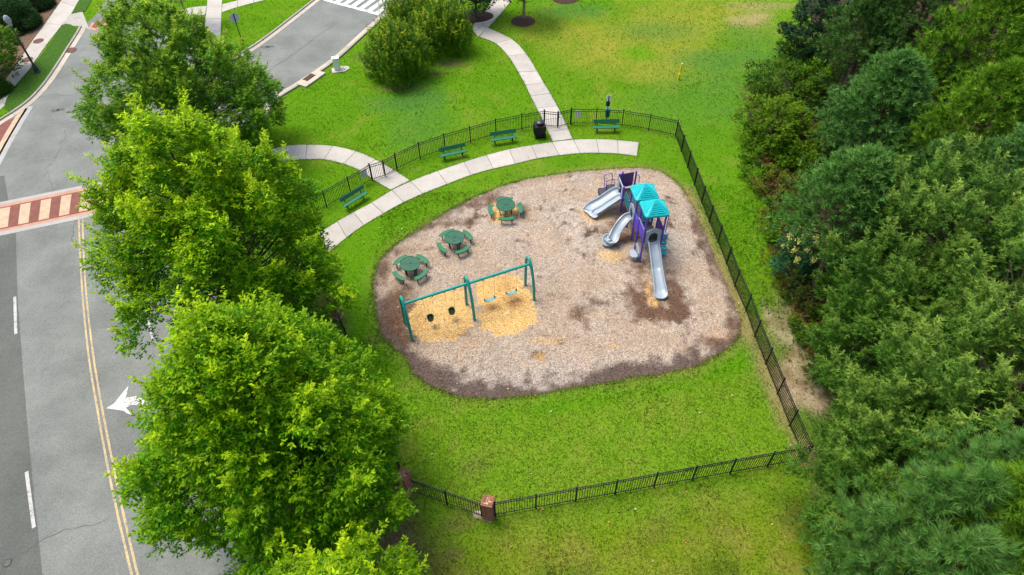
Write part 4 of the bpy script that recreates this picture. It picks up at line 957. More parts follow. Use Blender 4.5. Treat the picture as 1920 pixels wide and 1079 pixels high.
def hood(e, c, rz_, w_, h, z0):
    """arched entry hood: plate with an opening"""
    N_ = 14; vs = []; out = [(-w_/2, 0)]+[(-w_/2+w_*k/N_, h*.82+h*.18*math.sin(PI*k/N_)) for k in range(N_+1)]+[(w_/2, 0)]
    r = w_*.29; inn = [(-r, 0)]+[(-r*math.cos(PI*k/N_), h*.42+h*.30*math.sin(PI*k/N_)) for k in range(N_+1)]+[(r, 0)]
    n = len(out); ca, sa = math.cos(rz_), math.sin(rz_)
    def T(x, y, z): return (c[0]+x*ca-y*sa, c[1]+x*sa+y*ca, z0+z)
    for dy in (-.035, .035):
        vs += [T(x, dy, z) for x, z in out]+[T(x, dy, z) for x, z in inn]
    fs = []
    for i in range(n-1):
        fs += [(i, i+1, n+i+1, n+i), (2*n+i+1, 2*n+i, 3*n+i, 3*n+i+1), (i+1, i, 2*n+i, 2*n+i+1), (n+i, n+i+1, 3*n+i+1, 3*n+i)]
    fs += [(0, n, 3*n, 2*n), (n-1, 2*n-1, 4*n-1, 3*n-1)]
    MB().add(vs, fs).build("entry_hood", SLIDE, e)
def loc(px, z):
    x, y = G(*px, z); x -= po[0]; y -= po[1]; ca, sa = math.cos(-PR), math.sin(-PR); return (x*ca-y*sa, x*sa+y*ca)
# long straight slide at the front
ex = loc((1239, 552), .28)
s3 = slide("long_slide", [(.53, -.02, D1+.02), (.53, -.30, D1+.0), (.525+(ex[0]-.53)*.25, -.30+(ex[1]+.3)*.25, D1-.36), (.53+(ex[0]-.53)*.42, -.30+(ex[1]+.3)*.42, D1-.68), (.53+(ex[0]-.53)*.5, -.30+(ex[1]+.3)*.5, D1-.75), (.53+(ex[0]-.53)*.75, -.30+(ex[1]+.3)*.75, .50), (.53+(ex[0]-.53)*.9, -.30+(ex[1]+.3)*.9, .31), (ex[0], ex[1], .27)], .56, .18, 1, .70)
hood(s3, (.53, -.02), 0, .86, 1.0, D1)
MB().box((.53, .10, D1+.40), (.56, .02, .68)).build("hood_opening_shade", DKHOLE, s3)  # dark sheet standing in for the shade inside the hood opening
# curved slide from the middle deck
ex = loc((1140, 455), .25)
s2 = slide("curved_slide", [(.02, 2.40, D2+.02), (-.25, 2.38, D2), (-.65, 2.15, D2-.25), (-1.0, 1.85, D2-.58), (-1.28, 1.50, D2-.84), (ex[0]+.06, ex[1]+.25, .29), (ex[0], ex[1], .26)], .54, .18, 1, .62)
hood(s2, (-.02, 2.40), -PI/2, .88, 1.0, D2); MB().box((.10, 2.40, D2+.38), (.02, .5, .62)).build("hood_opening_shade", DKHOLE, s2)  # the sheet's dark colour paints the shade behind this opening
# double slide from the low deck
ex = loc((1108, 398), .25); 
s1 = slide("double_slide", [(.0, 4.84, D3+.05), (-.25, 4.82, D3+.05), (-.8, 4.70, D3-.22), (-1.35, 4.58, D3-.50), (-1.8, 4.46, .32), (ex[0]+.1, ex[1]+.05, .26), (ex[0], ex[1], .25)], 1.06, .20, 2, 1.12)
panel((-.08, 4.33), (-.08, 4.62), D3, D3+.95, SLIDE, "side_shield", .05, s1); panel((-.08, 5.06), (-.08, 5.36), D3, D3+.95, SLIDE, "side_shield", .05, s1)
MB().box((-.08, 4.84, D3+.98), (.06, 1.0, .14)).build("top_bar", SLIDE, s1, bevel=.02)
# transfer steps and loop handrails
for k, (x, y, z) in enumerate(((-.28, 6.05, .62), (-.75, 6.10, .38))): MB().box((x, y, z/2), (.52, .62, z)).build("transfer_step", DECK, pl, bevel=.02)
for y in (5.85, 6.42):
    MB().tube(smooth_open([(-.15, y, .5), (-.15, y, 1.25), (-.30, y, 1.42), (-.60, y, 1.36), (-.70, y, 1.15), (-.62, y, .9), (-.62, y, .3)], 3), .022, 8).build("loop_handrail", PURP, pl, True)
panel((-.05, 5.4), (.25, 5.66), D3+.1, D3+1.1, PURP, "guard_panel"); MB().tube(smooth_open([(1.05, 5.5, 1.9), (1.25, 5.55, 1.75), (1.28, 5.5, 1.2), (1.25, 5.4, .0)], 3), .022, 8).build("loop_handrail", PURP, pl, True)
# ground seat at the near post
gs = empty("ground_seat", parent=pl); m = MB()
MB().prism([(-.10+.0*0, .08), (-.12, .50), (-.22, .66), (-.38, .68), (-.50, .58), (-.52, .22), (-.44, .06), (-.26, .02)], .30, .42).build("seat_pan", SLIDE, gs, bevel=.03)
MB().prism([(-.14, .08), (-.14, .60), (-.40, .60), (-.40, .12)], .0, .30).build("seat_pedestal", GREYM, gs)
MB().sweep([(-.10, .06, .62), (-.10, .22, .66), (-.10, .40, .78), (-.10, .60, .84), (-.10, .70, .70)], [(-.03, -.28), (.03, -.28), (.03, .12), (-.03, .12)]).build("seat_back", SLIDE, gs, True)
for y in (.28, .40): MB().box((-.135, y, .56), (.02, .05, .07)).build("seat_button", DKGREEN, gs)
# twisting pod climber on the right
pc = empty("pod_climber", parent=pl)
pods = [(1.62, .95, 1.18), (1.60, .88, .95), (1.55, .70, .72), (1.50, .45, .50), (1.46, .28, .28)]
for i, (x, y, z) in enumerate(pods):
    MB().lathe([(.05, -.10), (.17, -.03), (.19, .02), (.17, .06), (.05, .07)], 16, (x, y, z)).build("pod", SLIDE if i == 0 else TURQ, pc, True)
    if i < 4:
        q = pods[i+1]; MB().lathe([(.14, 0), (.15, .03), (.14, .05)], 14, ((x+q[0])/2, (y+q[1])/2, (z+q[2])/2-.02)).build("pod_ring", M_plain("clear_lilac", (.45, .45, .60), .3), pc, True)
MB().tube([(1.62, .95, 1.2), (1.60, .88, .9), (1.52, .5, .5), (1.44, .22, -.03)], .03, 8).build("pod_stem", PURP, pc, True)
MB().tube(smooth_open([(XW, 1.0, 2.75), (1.50, .98, 2.78), (1.62, .97, 2.70), (1.62, .95, 2.2), (1.62, .95, 1.2)], 3), .024, 8).build("overhead_pole", PURP, pc, True)
MB().tube([(XW, .5, D1-.1), (1.30, .55, D1-.4), (1.5, .6, .9)], .022, 8).build("pod_brace", PURP, pc)

# ------------------------------------------------------------------ trees and shrubs
def rdir(n, up=0.0):
    v = RNG.normal(0, 1, (n, 3)); v[:, 2] += up; return unit(v)
def spread_points(n, gen, dmin, tries=12):
    pts = []
    for _ in range(n*tries):
        if len(pts) >= n: break
        p = gen()
        if all((p[0]-q[0])**2+(p[1]-q[1])**2+((p[2]-q[2])*1.2)**2 > dmin*dmin for q in pts): pts.append(p)
    return np.array(pts)
def sprigs(P, A, nleaf, ln, wd, spread=.9, droop=.15, fold=.12, tri=True):
    """P sprig bases, A sprig axes; nleaf leaves fanned round each"""
    n = len(P); k = nleaf; Pn = np.repeat(P, k, 0); An = np.repeat(A, k, 0)
    j = np.tile(np.linspace(.1, 1, k), n)
    R = RNG.normal(0, 1, (n*k, 3)); R = unit(R-An*np.sum(R*An, 1)[:, None])
    D = An*(.35+.5*j[:, None])+R*spread*(1.15-.5*j[:, None]); D[:, 2] = D[:, 2]*.5-droop*.5; D = unit(D)
    base = Pn+An*(j[:, None]*ln*1.3)+RNG.normal(0, ln*.15, (n*k, 3))
    N = unit(np.cross(D, RNG.normal(0, .5, (n*k, 3))+np.cross(D, np.array((0, 0, 1.0)))))
    N = np.where(N[:, 2:3] < 0, -N, N)
    L_ = ln*RNG.uniform(.7, 1.25, n*k)
    return (tris(base, D, N, L_*1.05, L_*wd*1.15) if tri else quads(base, D, N, L_, L_*wd, fold)), k
def branchwork(mb, trunk, tips, r0=.05, frac=.6, low=.3):
    T = [np.array(p) for p in trunk]
    for c in tips:
        if len(tips) > 120 and random.random() < .45: continue
        hd = math.hypot(c[0]-T[-1][0], c[1]-T[-1][1]); za = max(low*T[-1][2], c[2]-hd*frac-.3); za = min(za, T[-1][2]*.97)
        zs = [p[2] for p in T]; a = np.array([np.interp(za, zs, [p[i] for p in T]) for i in (0, 1, 2)])
        L_ = np.linalg.norm(c-a); m = (a+c)/2+np.array((0, 0, -.08*L_))+RNG.normal(0, .05*L_, 3); q = [a*(1-t)**2+2*m*t*(1-t)+c*t*t for t in (0, .3, .6, .85, 1)]
        rr_ = min(r0, .010+.011*L_); mb.tube(q, [rr_, rr_*.8, rr_*.6, rr_*.4, .008], 5, False)
def crown_colours(n_s, k, pos, pal, young, yamt, var=.22, cl=None, vpl=3):
    """per-leaf albedo: palette mix by clump and sprig, young shoots paler"""
    t = np.clip(RNG.normal(.5, .22, n_s)+(0 if cl is None else cl), 0, 1)[:, None]
    c = pal[0]*(1-t)+pal[1]*t
    y = np.clip(yamt, 0, 1)[:, None]; c = c*(1-y)+young*y
    c = c*np.exp(RNG.normal(0, var*.5, n_s))[:, None]
    c = np.repeat(c, k, 0)*np.exp(RNG.normal(0, var*.7, n_s*k))[:, None]; return np.repeat(c, vpl, 0)
def broadleaf(name, label, cat, base, h, R, z0, nclump, nspr, nleaf, ln, wd=.42, rc=(.6, 1.0), pal=None, young=None, ylev=.5, prof=None, lean=(0, 0), bark=None, seed=0, squash=.75, upright=.45, group=None, tr=.16, shell=.55, dmin=.8, ymin=.55, shoots=0, tri=True):
    global RNG; RNG = np.random.default_rng(seed+100); random.seed(seed)
    e = thing(name, (*base, 0), 0, label, cat, group)
    prof = prof or (lambda t: math.sin(PI*min(1, (.10+.86*t)))**.65)
    def gen():
        while True:
            t = random.random()**.85; r = R*prof(t)*(shell+(1-shell)*random.random()**.6)
            if random.random() < .15: r *= random.random()
            if random.random() < (.25+.75*prof(t)): break
        a = random.random()*2*PI; bump = 1+.22*math.sin(3*a+seed)*math.sin(5*t+seed*1.7)+.12*math.sin(7*a+2*seed)
        return (r*math.cos(a)*bump+lean[0]*t, r*math.sin(a)*bump+lean[1]*t, z0+(h-z0)*t*.97)
    C_ = spread_points(nclump, gen, dmin)
    trunk = [(0, 0, -.1), (.03, 0, h*.25), (lean[0]*.3, lean[1]*.3, h*.5), (lean[0]*.7, lean[1]*.7, h*.78), (lean[0], lean[1], h*.93)]
    mb = MB(); mb.tube(trunk, [tr*1.25, tr, tr*.75, tr*.4, .02], 8); branchwork(mb, trunk, C_, tr*.45)
    mb.build("trunk", bark or BARK, e, True)
    m = len(C_); ctr_ = np.array((lean[0]*.4, lean[1]*.4, z0+(h-z0)*.35))
    rad = RNG.uniform(rc[0], rc[1], m)*(1-.25*np.clip((C_[:, 2]-z0)/(h-z0), 0, 1))
    out = unit((C_-ctr_)*np.array((1, 1, .55)))
    ci = np.repeat(np.arange(m), nspr); n = len(ci)
    u = rdir(n, .45); u = unit(u+out[ci]*.55); q = RNG.random(n)**.45
    P = C_[ci]+u*np.stack((np.ones(n), np.ones(n), np.full(n, squash)), 1)*(rad[ci]*q)[:, None]+RNG.normal(0, .10, (n, 3))
    A = unit(u*.8+out[ci]*.5+np.array((0, 0, upright))+RNG.normal(0, .25, (n, 3)))
    if shoots:
        k_ = RNG.integers(0, m, shoots); st = C_[k_]+np.array((0, 0, 1))*rad[k_][:, None]*.6+out[k_]*rad[k_][:, None]*.4; dr = unit(out[k_]*.7+np.array((0, 0, .9))+RNG.normal(0, .3, (shoots, 3)))
        tt = np.tile(np.arange(8)/8, shoots); P = np.r_[P, np.repeat(st, 8, 0)+np.repeat(dr, 8, 0)*tt[:, None]*.95+RNG.normal(0, .03, (shoots*8, 3))]; A = np.r_[A, np.repeat(dr, 8, 0)]; ci = np.r_[ci, np.repeat(k_, 8)]; q = np.r_[q, np.tile(np.linspace(.8, 1.1, 8), shoots)]; u = np.r_[u, np.repeat(dr, 8, 0)]; n = len(P)
    (Vv, Ff), k = sprigs(P, A, nleaf, ln, wd, tri=tri)
    hz = (P[:, 2]-z0)/(h-z0); cl = RNG.normal(0, .22, m)
    y = np.clip((q-.55)*2.0, 0, 1)*np.clip(.35+.65*u[:, 2], 0, 1)*(ymin*.75+ylev*np.clip(hz*1.3-.1, 0, 1))*(1+cl[ci]*.8)
    Cc = crown_colours(n, k, P, pal, young, y, cl=cl[ci], vpl=3 if tri else 4)
    o = npmesh("crown", Vv, Ff, Cc, LEAF, e); o["kind"] = "stuff"
    return e
G_STREET = (np.array((.052, .215, .002)), np.array((.112, .335, .004))); Y_STREET = np.array((.38, .55, .006))
street = "street trees between the road and the fence"
def at(px, z): 
    x, y = G(*px, z); return (x, y)
broadleaf("street_tree", "largest bright green street tree in the left foreground, over the turn arrow", "tree", (-8.7, 13.1), 12.2, 4.15, 1.4, 240, 96, 6, .165, .42, (.65, 1.15), G_STREET, Y_STREET, .55, lambda t: (.55+.45*min(1, t/.22))*(1-max(0, (t-.22)/.78)**1.7*.86), (-.5, .1), seed=3, group=street, shoots=240, tri=False, dmin=.62)
broadleaf("street_tree", "middle bright green street tree with its tips over the brick crosswalk", "tree", (-13.5, 22.7), 13.2, 4.6, 1.4, 240, 96, 6, .17, .42, (.65, 1.15), G_STREET, Y_STREET*np.array((1.05, 1.05, 1)), .85, lambda t: (.6+.4*min(1, t/.22))*(1-max(0, (t-.22)/.78)**1.8*.85), (-.3, .3), seed=8, group=street, shoots=260, tri=False, ymin=.8, dmin=.62)
broadleaf("street_tree", "farthest street tree, duller green and looser, at the road junction", "tree", at((400, 306), 0), 11.0, 5.1, 1.0, 215, 84, 8, .165, .42, (.6, 1.1), (np.array((.068, .22, .010)), np.array((.14, .35, .018))), np.array((.36, .50, .03)), .6, lambda t: (.7+.3*min(1, t/.2))*(1-max(0, (t-.3)/.7)**1.8*.8), (-.8, .2), seed=14, group=street, shoots=170, dmin=.66)
broadleaf("street_tree", "smaller yellow-green street tree cut off by the bottom edge", "tree", (-4.7, 4.9), 11.9, 3.5, 2.0, 130, 90, 6, .14, .42, (.5, .85), (np.array((.06, .18, .002)), np.array((.12, .30, .003))), Y_STREET, .8, lambda t: 1-max(0, (t-.2)/.8)**1.5*.82, (.0, .1), seed=21, group=street, shoots=120, tri=False, dmin=.75)
# --- top edge trees
broadleaf("young_tree", "young tree with pale trunk in the round mulch ring by the field", "tree", at((982, 36), 0), 5.2, 1.9, 2.0, 34, 36, 7, .15, .5, (.4, .7), (np.array((.045, .12, .008)), np.array((.11, .20, .012))), np.array((.22, .28, .015)), .4, bark=LBARK, seed=31, tr=.11)
tag(MB().lathe([(1.05, 0), (1.0, .04), (.4, .10), (.05, .12)], 30, (*at((981, 40), 0), .0)).build("mulch_ring", DARKMULCH, None, True), kind='structure')
tag(MB().lathe([(1.3, 0), (1.2, .04), (.4, .10), (.05, .12)], 30, (*at((1060, -4), 0), .0)).build("mulch_ring", DARKMULCH, None, True), kind='structure')
broadleaf("shade_tree", "bluish green tree over dark mulch beside the upper footpath", "tree", at((893, 33), 0), 4.6, 2.3, 1.3, 50, 44, 7, .15, .5, (.45, .75), (np.array((.018, .075, .028)), np.array((.045, .14, .05))), np.array((.10, .2, .07)), .3, seed=33, tr=.09)
tag(MB().lathe([(1.7, 0), (1.5, .04), (.4, .08), (.05, .09)], 26, (*at((880, 32), 0), .0), 1.4, .8).build("mulch_ring", DARKMULCH, None, True), kind='structure')
broadleaf("shade_tree", "thin grey-stemmed tree in the small bed at the top left", "tree", at((357, 50), 0), 6.0, 1.9, 2.8, 30, 34, 7, .15, .42, (.4, .65), (np.array((.03, .085, .02)), np.array((.06, .14, .03))), np.array((.13, .2, .04)), .3, seed=35, tr=.07, bark=LBARK)
broadleaf("ornamental_tree", "bright leafy tree at the left edge hiding the street lamp's head", "tree", at((-6, 148), 0), 4.6, 2.5, .6, 62, 44, 7, .17, .42, (.5, .85), (np.array((.04, .13, .005)), np.array((.10, .24, .008))), np.array((.22, .36, .01)), .6, seed=37, tr=.09)
def mound(name, label, base, rx, ry, hh, pal, seed, ln=.10, dens=900, cat="shrub", group=None, loose=.06, young=None, yl=.2, stems=True, lobes=0, flat=.0):
    global RNG; RNG = np.random.default_rng(seed+500)
    e = thing(name, (*base, 0), 0, label, cat, group)
    n = int(dens*rx*ry*2.2); u = rdir(n, .35); u[:, 2] = np.abs(u[:, 2])
    q = 1-RNG.random(n)**2*.35; a = np.arctan2(u[:, 1], u[:, 0])
    wob = 1+loose*3*(fbm(a*2+seed*3, u[:, 2]*3+seed, 1.1, 3)-.5)*2
    P = u*np.array((rx, ry, hh))*(q*wob)[:, None]+RNG.normal(0, loose, (n, 3)); P[:, 2] = np.maximum(P[:, 2], .05)
    A = unit(u*np.array((1, 1, 1.2))+RNG.normal(0, .35, (n, 3)))
    (Vv, Ff), k = sprigs(P, A, 6, ln, .48)
    y = np.clip((q-.7)*3, 0, 1)*np.clip(u[:, 2], 0, 1)*yl*(.5+fbm(a*3+seed, u[:, 2]*4, 1.5, 2))
    o = npmesh("crown", Vv, Ff, crown_colours(n, k, P, pal, young if young is not None else pal[1]*1.6, y, cl=(fbm(P[:, 0]+seed*5, P[:, 1]+P[:, 2], .9, 3)-.5)*1.2), LEAF, e); o["kind"] = "stuff"
    mb = MB()
    for k in range(5):
        a_ = k*1.3+seed; mb.tube([(.08*math.cos(a_), .08*math.sin(a_), -.05), (rx*.3*math.cos(a_), ry*.3*math.sin(a_), hh*.45), (rx*.6*math.cos(a_), ry*.6*math.sin(a_), hh*.75)], [.035, .025, .01], 5)
    mb.build("stem", BARK, e)
    return e
DKH = (np.array((.010, .045, .008)), np.array((.025, .085, .012)))
mound("clipped_shrub", "rounded dark green clipped shrub at the top left corner", at((22, 50), 0), 2.5, 2.2, 2.2, DKH, 41, .08, 1100)
mound("clipped_shrub", "second rounded dark shrub behind, cut off by the top edge", at((62, 12), 0), 1.9, 1.8, 1.6, DKH, 42, .08, 900)
mound("clipped_shrub", "low bright shrub at the left edge beneath the leafy tree", at((-14, 175), 0), 1.4, 1.3, 1.0, (np.array((.03, .10, .008)), np.array((.07, .18, .01))), 43, .09, 900)
# verge turf island beside the lamp
tag(MB().prism(smooth_closed(GL([(119,47),(143,56),(128,84),(96,139),(62,184),(24,209),(9,199),(24,168),(60,126),(92,86)]), 4), -.05, .045).build("verge_turf", M_plain("verge_grass", (.045, .115, .012), .9, .1, .35, 9, .8)), kind='structure')
tag(MB().prism(GL([(134,27),(150,-2),(176,-6),(160,22)]), -.05, .045).build("verge_turf", bpy.data.materials["verge_grass"]), kind='structure')

# crape myrtles: many upright leafy shoots from one foot
def shoot_bush(name, label, base, R, hh, nsh, pal, young, seed, ln=.10, group=None, tipy=1.1):
    global RNG; RNG = np.random.default_rng(seed+700)
    e = thing(name, (*base, 0), 0, label, "shrub", group)
    a = RNG.uniform(0, 2*PI, nsh); rr_ = R*np.sqrt(RNG.random(nsh))*(1+.14*np.sin(4*a+seed*2)); el = np.sqrt(np.clip(1-(rr_/(R*1.16))**2, 0, 1))
    tip = np.stack((rr_*np.cos(a), rr_*np.sin(a), hh*(.30+.70*el)*RNG.uniform(.62, 1.12, nsh)*np.where(RNG.random(nsh) < .12, 1.22, 1.0)*(1+.10*np.sin(3*a+seed))), 1)
    low = RNG.random(nsh) < .25; tip[low, 2] *= RNG.uniform(.3, .7, low.sum())
    root = tip*np.array((.15, .15, 0)); d = unit(tip*np.array((.6, .6, 1))-root+np.array((0, 0, hh*.5))); L_ = RNG.uniform(.6, 1.5, nsh)
    ns = 11; t = np.tile(np.linspace(0, 1, ns), nsh); P = np.repeat(tip, ns, 0)-np.repeat(d*L_[:, None], ns, 0)*(1-t)[:, None]+RNG.normal(0, .05, (nsh*ns, 3)); P[:, 2] = np.maximum(P[:, 2], .08)
    A = unit(np.repeat(d, ns, 0)+RNG.normal(0, .4, (nsh*ns, 3)))
    (Vv, Ff), k = sprigs(P, A, 6, ln, .5, 1.1)
    fl = np.repeat((RNG.random(nsh) < .45)*RNG.uniform(.5, 1, nsh), ns); y = np.clip((t-.35)*1.6, 0, 1)*fl*tipy*np.repeat(.3+.7*el, ns)
    o = npmesh("crown", Vv, Ff, crown_colours(nsh*ns, k, P, pal, young, y), LEAF, e); o["kind"] = "stuff"
    for j in range(7):
        a_ = j*.9+seed; MB().tube([(.07*math.cos(a_), .07*math.sin(a_), -.03), (.18*math.cos(a_), .18*math.sin(a_), .55), (R*.45*math.cos(a_), R*.45*math.sin(a_), hh*.6), (R*.6*math.cos(a_), R*.6*math.sin(a_), hh*.85)], [.03, .026, .02, .008], 6).build("stem", LBARK, e, True)
MY = (np.array((.052, .15, .005)), np.array((.105, .24, .008))); MYY = np.array((.42, .50, .015))
cm = "upright shrubs in a clump on the upper lawn"
shoot_bush("flowering_shrub", "tall upright shrub nearest the road cabinet, front of the clump", at((750, 142), 0), 2.5, 3.9, 800, MY, MYY, 51, group=cm)
shoot_bush("flowering_shrub", "yellow-tipped upright shrub at the right of the clump near the path", at((832, 92), 0), 2.4, 3.9, 720, MY, MYY*1.1, 52, group=cm, tipy=1.35)
shoot_bush("flowering_shrub", "upright shrub at the back of the clump, beside the zebra crossing", at((778, 62), 0), 2.6, 3.9, 720, MY, MYY, 53, group=cm)

# pines: whorled limbs ending in rounded tufts of needles
def pine(label, top_px, ztop, R, pal, seed, nb=60, tuft=.27, per=9, young=None, zlow=.35, nneedle=24, nw=.07, group="pines in the wood on the right"):
    global RNG; RNG = np.random.default_rng(seed+900); random.seed(seed)
    base = G(*top_px, ztop*.78); e = thing("pine_tree", (*base, 0), 0, label, "pine tree", group)
    tips = []; 
    for i in range(nb):
        t = (i+.5)/nb; z = ztop*(zlow+(1-zlow)*t*.97); r = R*(1-t**1.6)**.75*RNG.uniform(.55, 1.05)+.15; a = i*2.399+RNG.normal(0, .3)
        tips.append((r*math.cos(a), r*math.sin(a), z+.2*r))
    tips = np.array(tips); trunk = [(0, 0, -.1), (.05, .02, ztop*.4), (0, 0, ztop*.75), (.02, 0, ztop*.98)]
    mb = MB().tube(trunk, [.20, .16, .09, .025], 7); branchwork(mb, trunk, tips, .05, .25, .2); 
    ci = np.repeat(np.arange(nb), per); n = len(ci); hor = unit(tips*np.array((1, 1, 0))+1e-6)
    sz = np.clip(np.linalg.norm(tips[:, :2], axis=1)*.5, .35, .85)
    off = RNG.normal(0, .42, (n, 3))*sz[ci][:, None]*np.array((1, 1, .55)); back = -hor[ci]*(RNG.random(n)*.7*sz[ci])[:, None]
    P = tips[ci]+off+back
    A = unit(hor[ci]*.75+unit(off)*.5+np.array((0, 0, .85))+RNG.normal(0, .25, (n, 3)))
    k = nneedle; Pn = np.repeat(P, k, 0); An = np.repeat(A, k, 0); j = RNG.random(n*k)
    Rn = RNG.normal(0, 1, (n*k, 3)); Rn = unit(Rn-An*np.sum(Rn*An, 1)[:, None]); sp = RNG.uniform(.25, 1.15, n*k)[:, None]
    D = unit(An+Rn*sp); b0 = Pn-An*(j*tuft*.7)[:, None]; ln = tuft*RNG.uniform(.75, 1.15, n*k); W = np.cross(D, RNG.normal(0, 1, (n*k, 3))); W = unit(W)*(tuft*nw)
    Vv = np.stack((b0-W, b0+W, b0+D*ln[:, None]), 1).reshape(-1, 3)
    t = np.clip(RNG.normal(.5, .25, n), 0, 1)[:, None]; c = pal[0]*(1-t)+pal[1]*t
    yy = (RNG.random(n)**2*np.clip(A[:, 2], 0, 1)*.9)[:, None]; c = c*(1-yy)+(young if young is not None else pal[1]*1.5)*yy
    c = np.repeat(c, k, 0)*np.exp(RNG.normal(0, .16, n*k))[:, None]
    mb.build("trunk", PBARK, e, True)
    o = npmesh("crown", Vv, np.arange(3*n*k).reshape(-1, 3), np.repeat(c, 3, 0), NEEDLE, e); o["kind"] = "stuff"
    return e
PB_ = (np.array((.060, .18, .028)), np.array((.130, .30, .055))); PY_ = (np.array((.075, .19, .012)), np.array((.15, .32, .022))); PD_ = (np.array((.035, .11, .016)), np.array((.08, .18, .03)))
yP = np.array((.24, .42, .11)); yY = np.array((.31, .48, .04)); yB = np.array((.22, .40, .12))
pines = [
 ("big blue-green pine at the wood's edge, level with the slides", (1612,352), 9.5, 3.0, PB_, yP, 92),
 ("blue-green pine with reddish limbs, behind the big edge pine", (1668,180), 11.0, 2.8, PB_, yB, 92),
 ("tall yellow-green pine at the upper right edge", (1855,215), 12.5, 3.0, PY_, yY, 88),
 ("light green pine filling the top right corner", (1860,55), 13.0, 3.6, PY_, yY, 92),
 ("dark pine at the top edge behind the glossy dark tree", (1640,20), 10.5, 2.8, PD_, yP, 66),
 ("dark pine in shade between two taller yellow-green pines", (1760,130), 9.0, 2.6, PD_, yP, 60),
 ("bluish pine at the right edge above the oaks", (1895,330), 11.5, 2.7, PB_, yB, 72),
 ("mid green pine behind the first oak's top", (1770,330), 9.5, 2.6, (PB_[0]*.8, PB_[1]*.85), yP, 70),
 ("dull pine half hidden between the big edge pine and tall oak", (1690,440), 6.5, 2.0, (PB_[0]*.8, PB_[1]*.8), yP, 46),
 ("pine with big pale needle tufts at the lower right, left one", (1775,985), 12.5, 2.1, PB_, yP, 58),
 ("bright yellow-tipped pine at the lower right corner, middle one", (1840,985), 13.0, 1.9, PY_, yY, 52),
 ("bluish pine cut off by the lower right edge", (1905,905), 13.2, 2.0, PB_, yB, 52),
 ("pine cut off by the bottom edge near the right corner", (1765,1085), 12.0, 2.0, PB_, yP, 48),
 ("pine in the very lower right corner of the wood", (1900,1070), 13.0, 2.0, PY_, yP, 50),
 ("grey-green pine at the right edge beside the first oak", (1915,470), 10.0, 2.3, (PB_[0]*.9, PB_[1]*.9), yB, 56),
 ("dark pine at the top edge, second from the corner", (1740,-5), 12.5, 2.8, PD_, yP, 60),
]
for i, (lb, px, zt, R, pal, yg, nb) in enumerate(pines):
    near_ = px[1] > 850; pine(lb, px, zt, R, pal, 60+i, int(nb*1.45), (.31 if near_ else .30), 14 if near_ else 20, yg, .45, 46 if near_ else 17, .035 if near_ else .085)

OK_ = (np.array((.033, .125, .010)), np.array((.075, .200, .018))); OKY = np.array((.24, .37, .055))
oakg = "willow oaks in the wood on the right"
def oak(label, px, h, R, ncl, seed, pal=OK_, yl=.6, ln=.14, nspr=92, ymin=.4):
    base = G(*px, h*.62); broadleaf("oak_tree", label, "oak tree", base, h, R, h*.12, int(ncl*.8), nspr, 8, ln, .30, (.5, 1.05), pal, OKY, yl, lambda t: math.sin(PI*min(1, (.22+.72*t)))**.6, seed=seed, group=oakg, shoots=int(ncl*3.0), dmin=1.0, squash=.85, upright=.55, ymin=ymin)
oak("tall pale-topped oak in the middle of the wood", (1785,480), 10.5, 4.1, 125, 81)
oak("yellow-green oak at the right edge, below the tall oak", (1880,600), 11.5, 3.2, 90, 82, yl=.85)
oak("dark leafy oak at the wood's edge beside the bare path", (1690,610), 7.5, 2.6, 84, 83, yl=.25)
oak("wide olive oak behind the fence's right corner", (1800,790), 10.0, 3.8, 125, 84, yl=.75)
oak("low dark oak overhanging the lawn at the lower right", (1685,930), 7.5, 2.2, 66, 85, yl=.35)
oak("oak with long pale shoots at the right edge, above the near pines", (1890,760), 11.5, 2.8, 80, 86, yl=.8)
oak("small oak touching the right fence corner with pale leaf sprays", (1672,805), 7.0, 1.9, 60, 87, yl=.55)
oak("deep green oak in shade at the lower wood's edge", (1705,1040), 6.5, 2.0, 56, 88, (OK_[0]*.7, OK_[1]*.75), yl=.25)
HOL = (np.array((.010, .04, .012)), np.array((.025, .075, .025)))
broadleaf("glossy_tree", "glossy dark green tree at the top corner of the wood", "tree", G(1535, 50, 3.5), 6.0, 2.2, .6, 60, 46, 7, .16, .5, (.45, .75), HOL, np.array((.10, .16, .08)), .25, seed=91)
broadleaf("leafy_tree", "mid green leafy tree squeezed between the upper pines", "tree", G(1690, 92, 6.5), 8.0, 1.9, 1.5, 46, 46, 7, .17, .55, (.4, .75), (np.array((.03, .09, .015)), np.array((.07, .16, .03))), np.array((.20, .30, .06)), .5, seed=92)
broadleaf("leafy_tree", "pale green sapling in front of the dark glossy tree", "tree", G(1600, 115, 3.5), 5.2, 1.4, .8, 30, 40, 7, .15, .55, (.35, .65), (np.array((.05, .12, .02)), np.array((.10, .19, .03))), np.array((.20, .28, .06)), .4, seed=93)
broadleaf("leafy_tree", "slim leafy tree growing through the blue-green pine", "tree", G(1600, 200, 4.5), 6.5, 1.5, .8, 36, 42, 7, .15, .55, (.4, .65), (np.array((.022, .075, .02)), np.array((.05, .125, .03))), np.array((.14, .24, .06)), .4, seed=94)
BR = (np.array((.048, .15, .003)), np.array((.11, .26, .006)))
broadleaf("bright_bush", "large bright yellow-green bush at the edge of the field", "bush", G(1440, 268, 0), 3.2, 2.0, .1, 60, 50, 7, .12, .55, (.4, .7), BR, np.array((.22, .32, .015)), .7, seed=95)
broadleaf("bright_bush", "sprawling green thicket above the bright bush", "bush", G(1478, 185, 0), 2.2, 3.0, .05, 84, 46, 7, .12, .5, (.4, .75), (np.array((.028, .10, .006)), np.array((.07, .175, .01))), np.array((.16, .27, .015)), .4, seed=96)
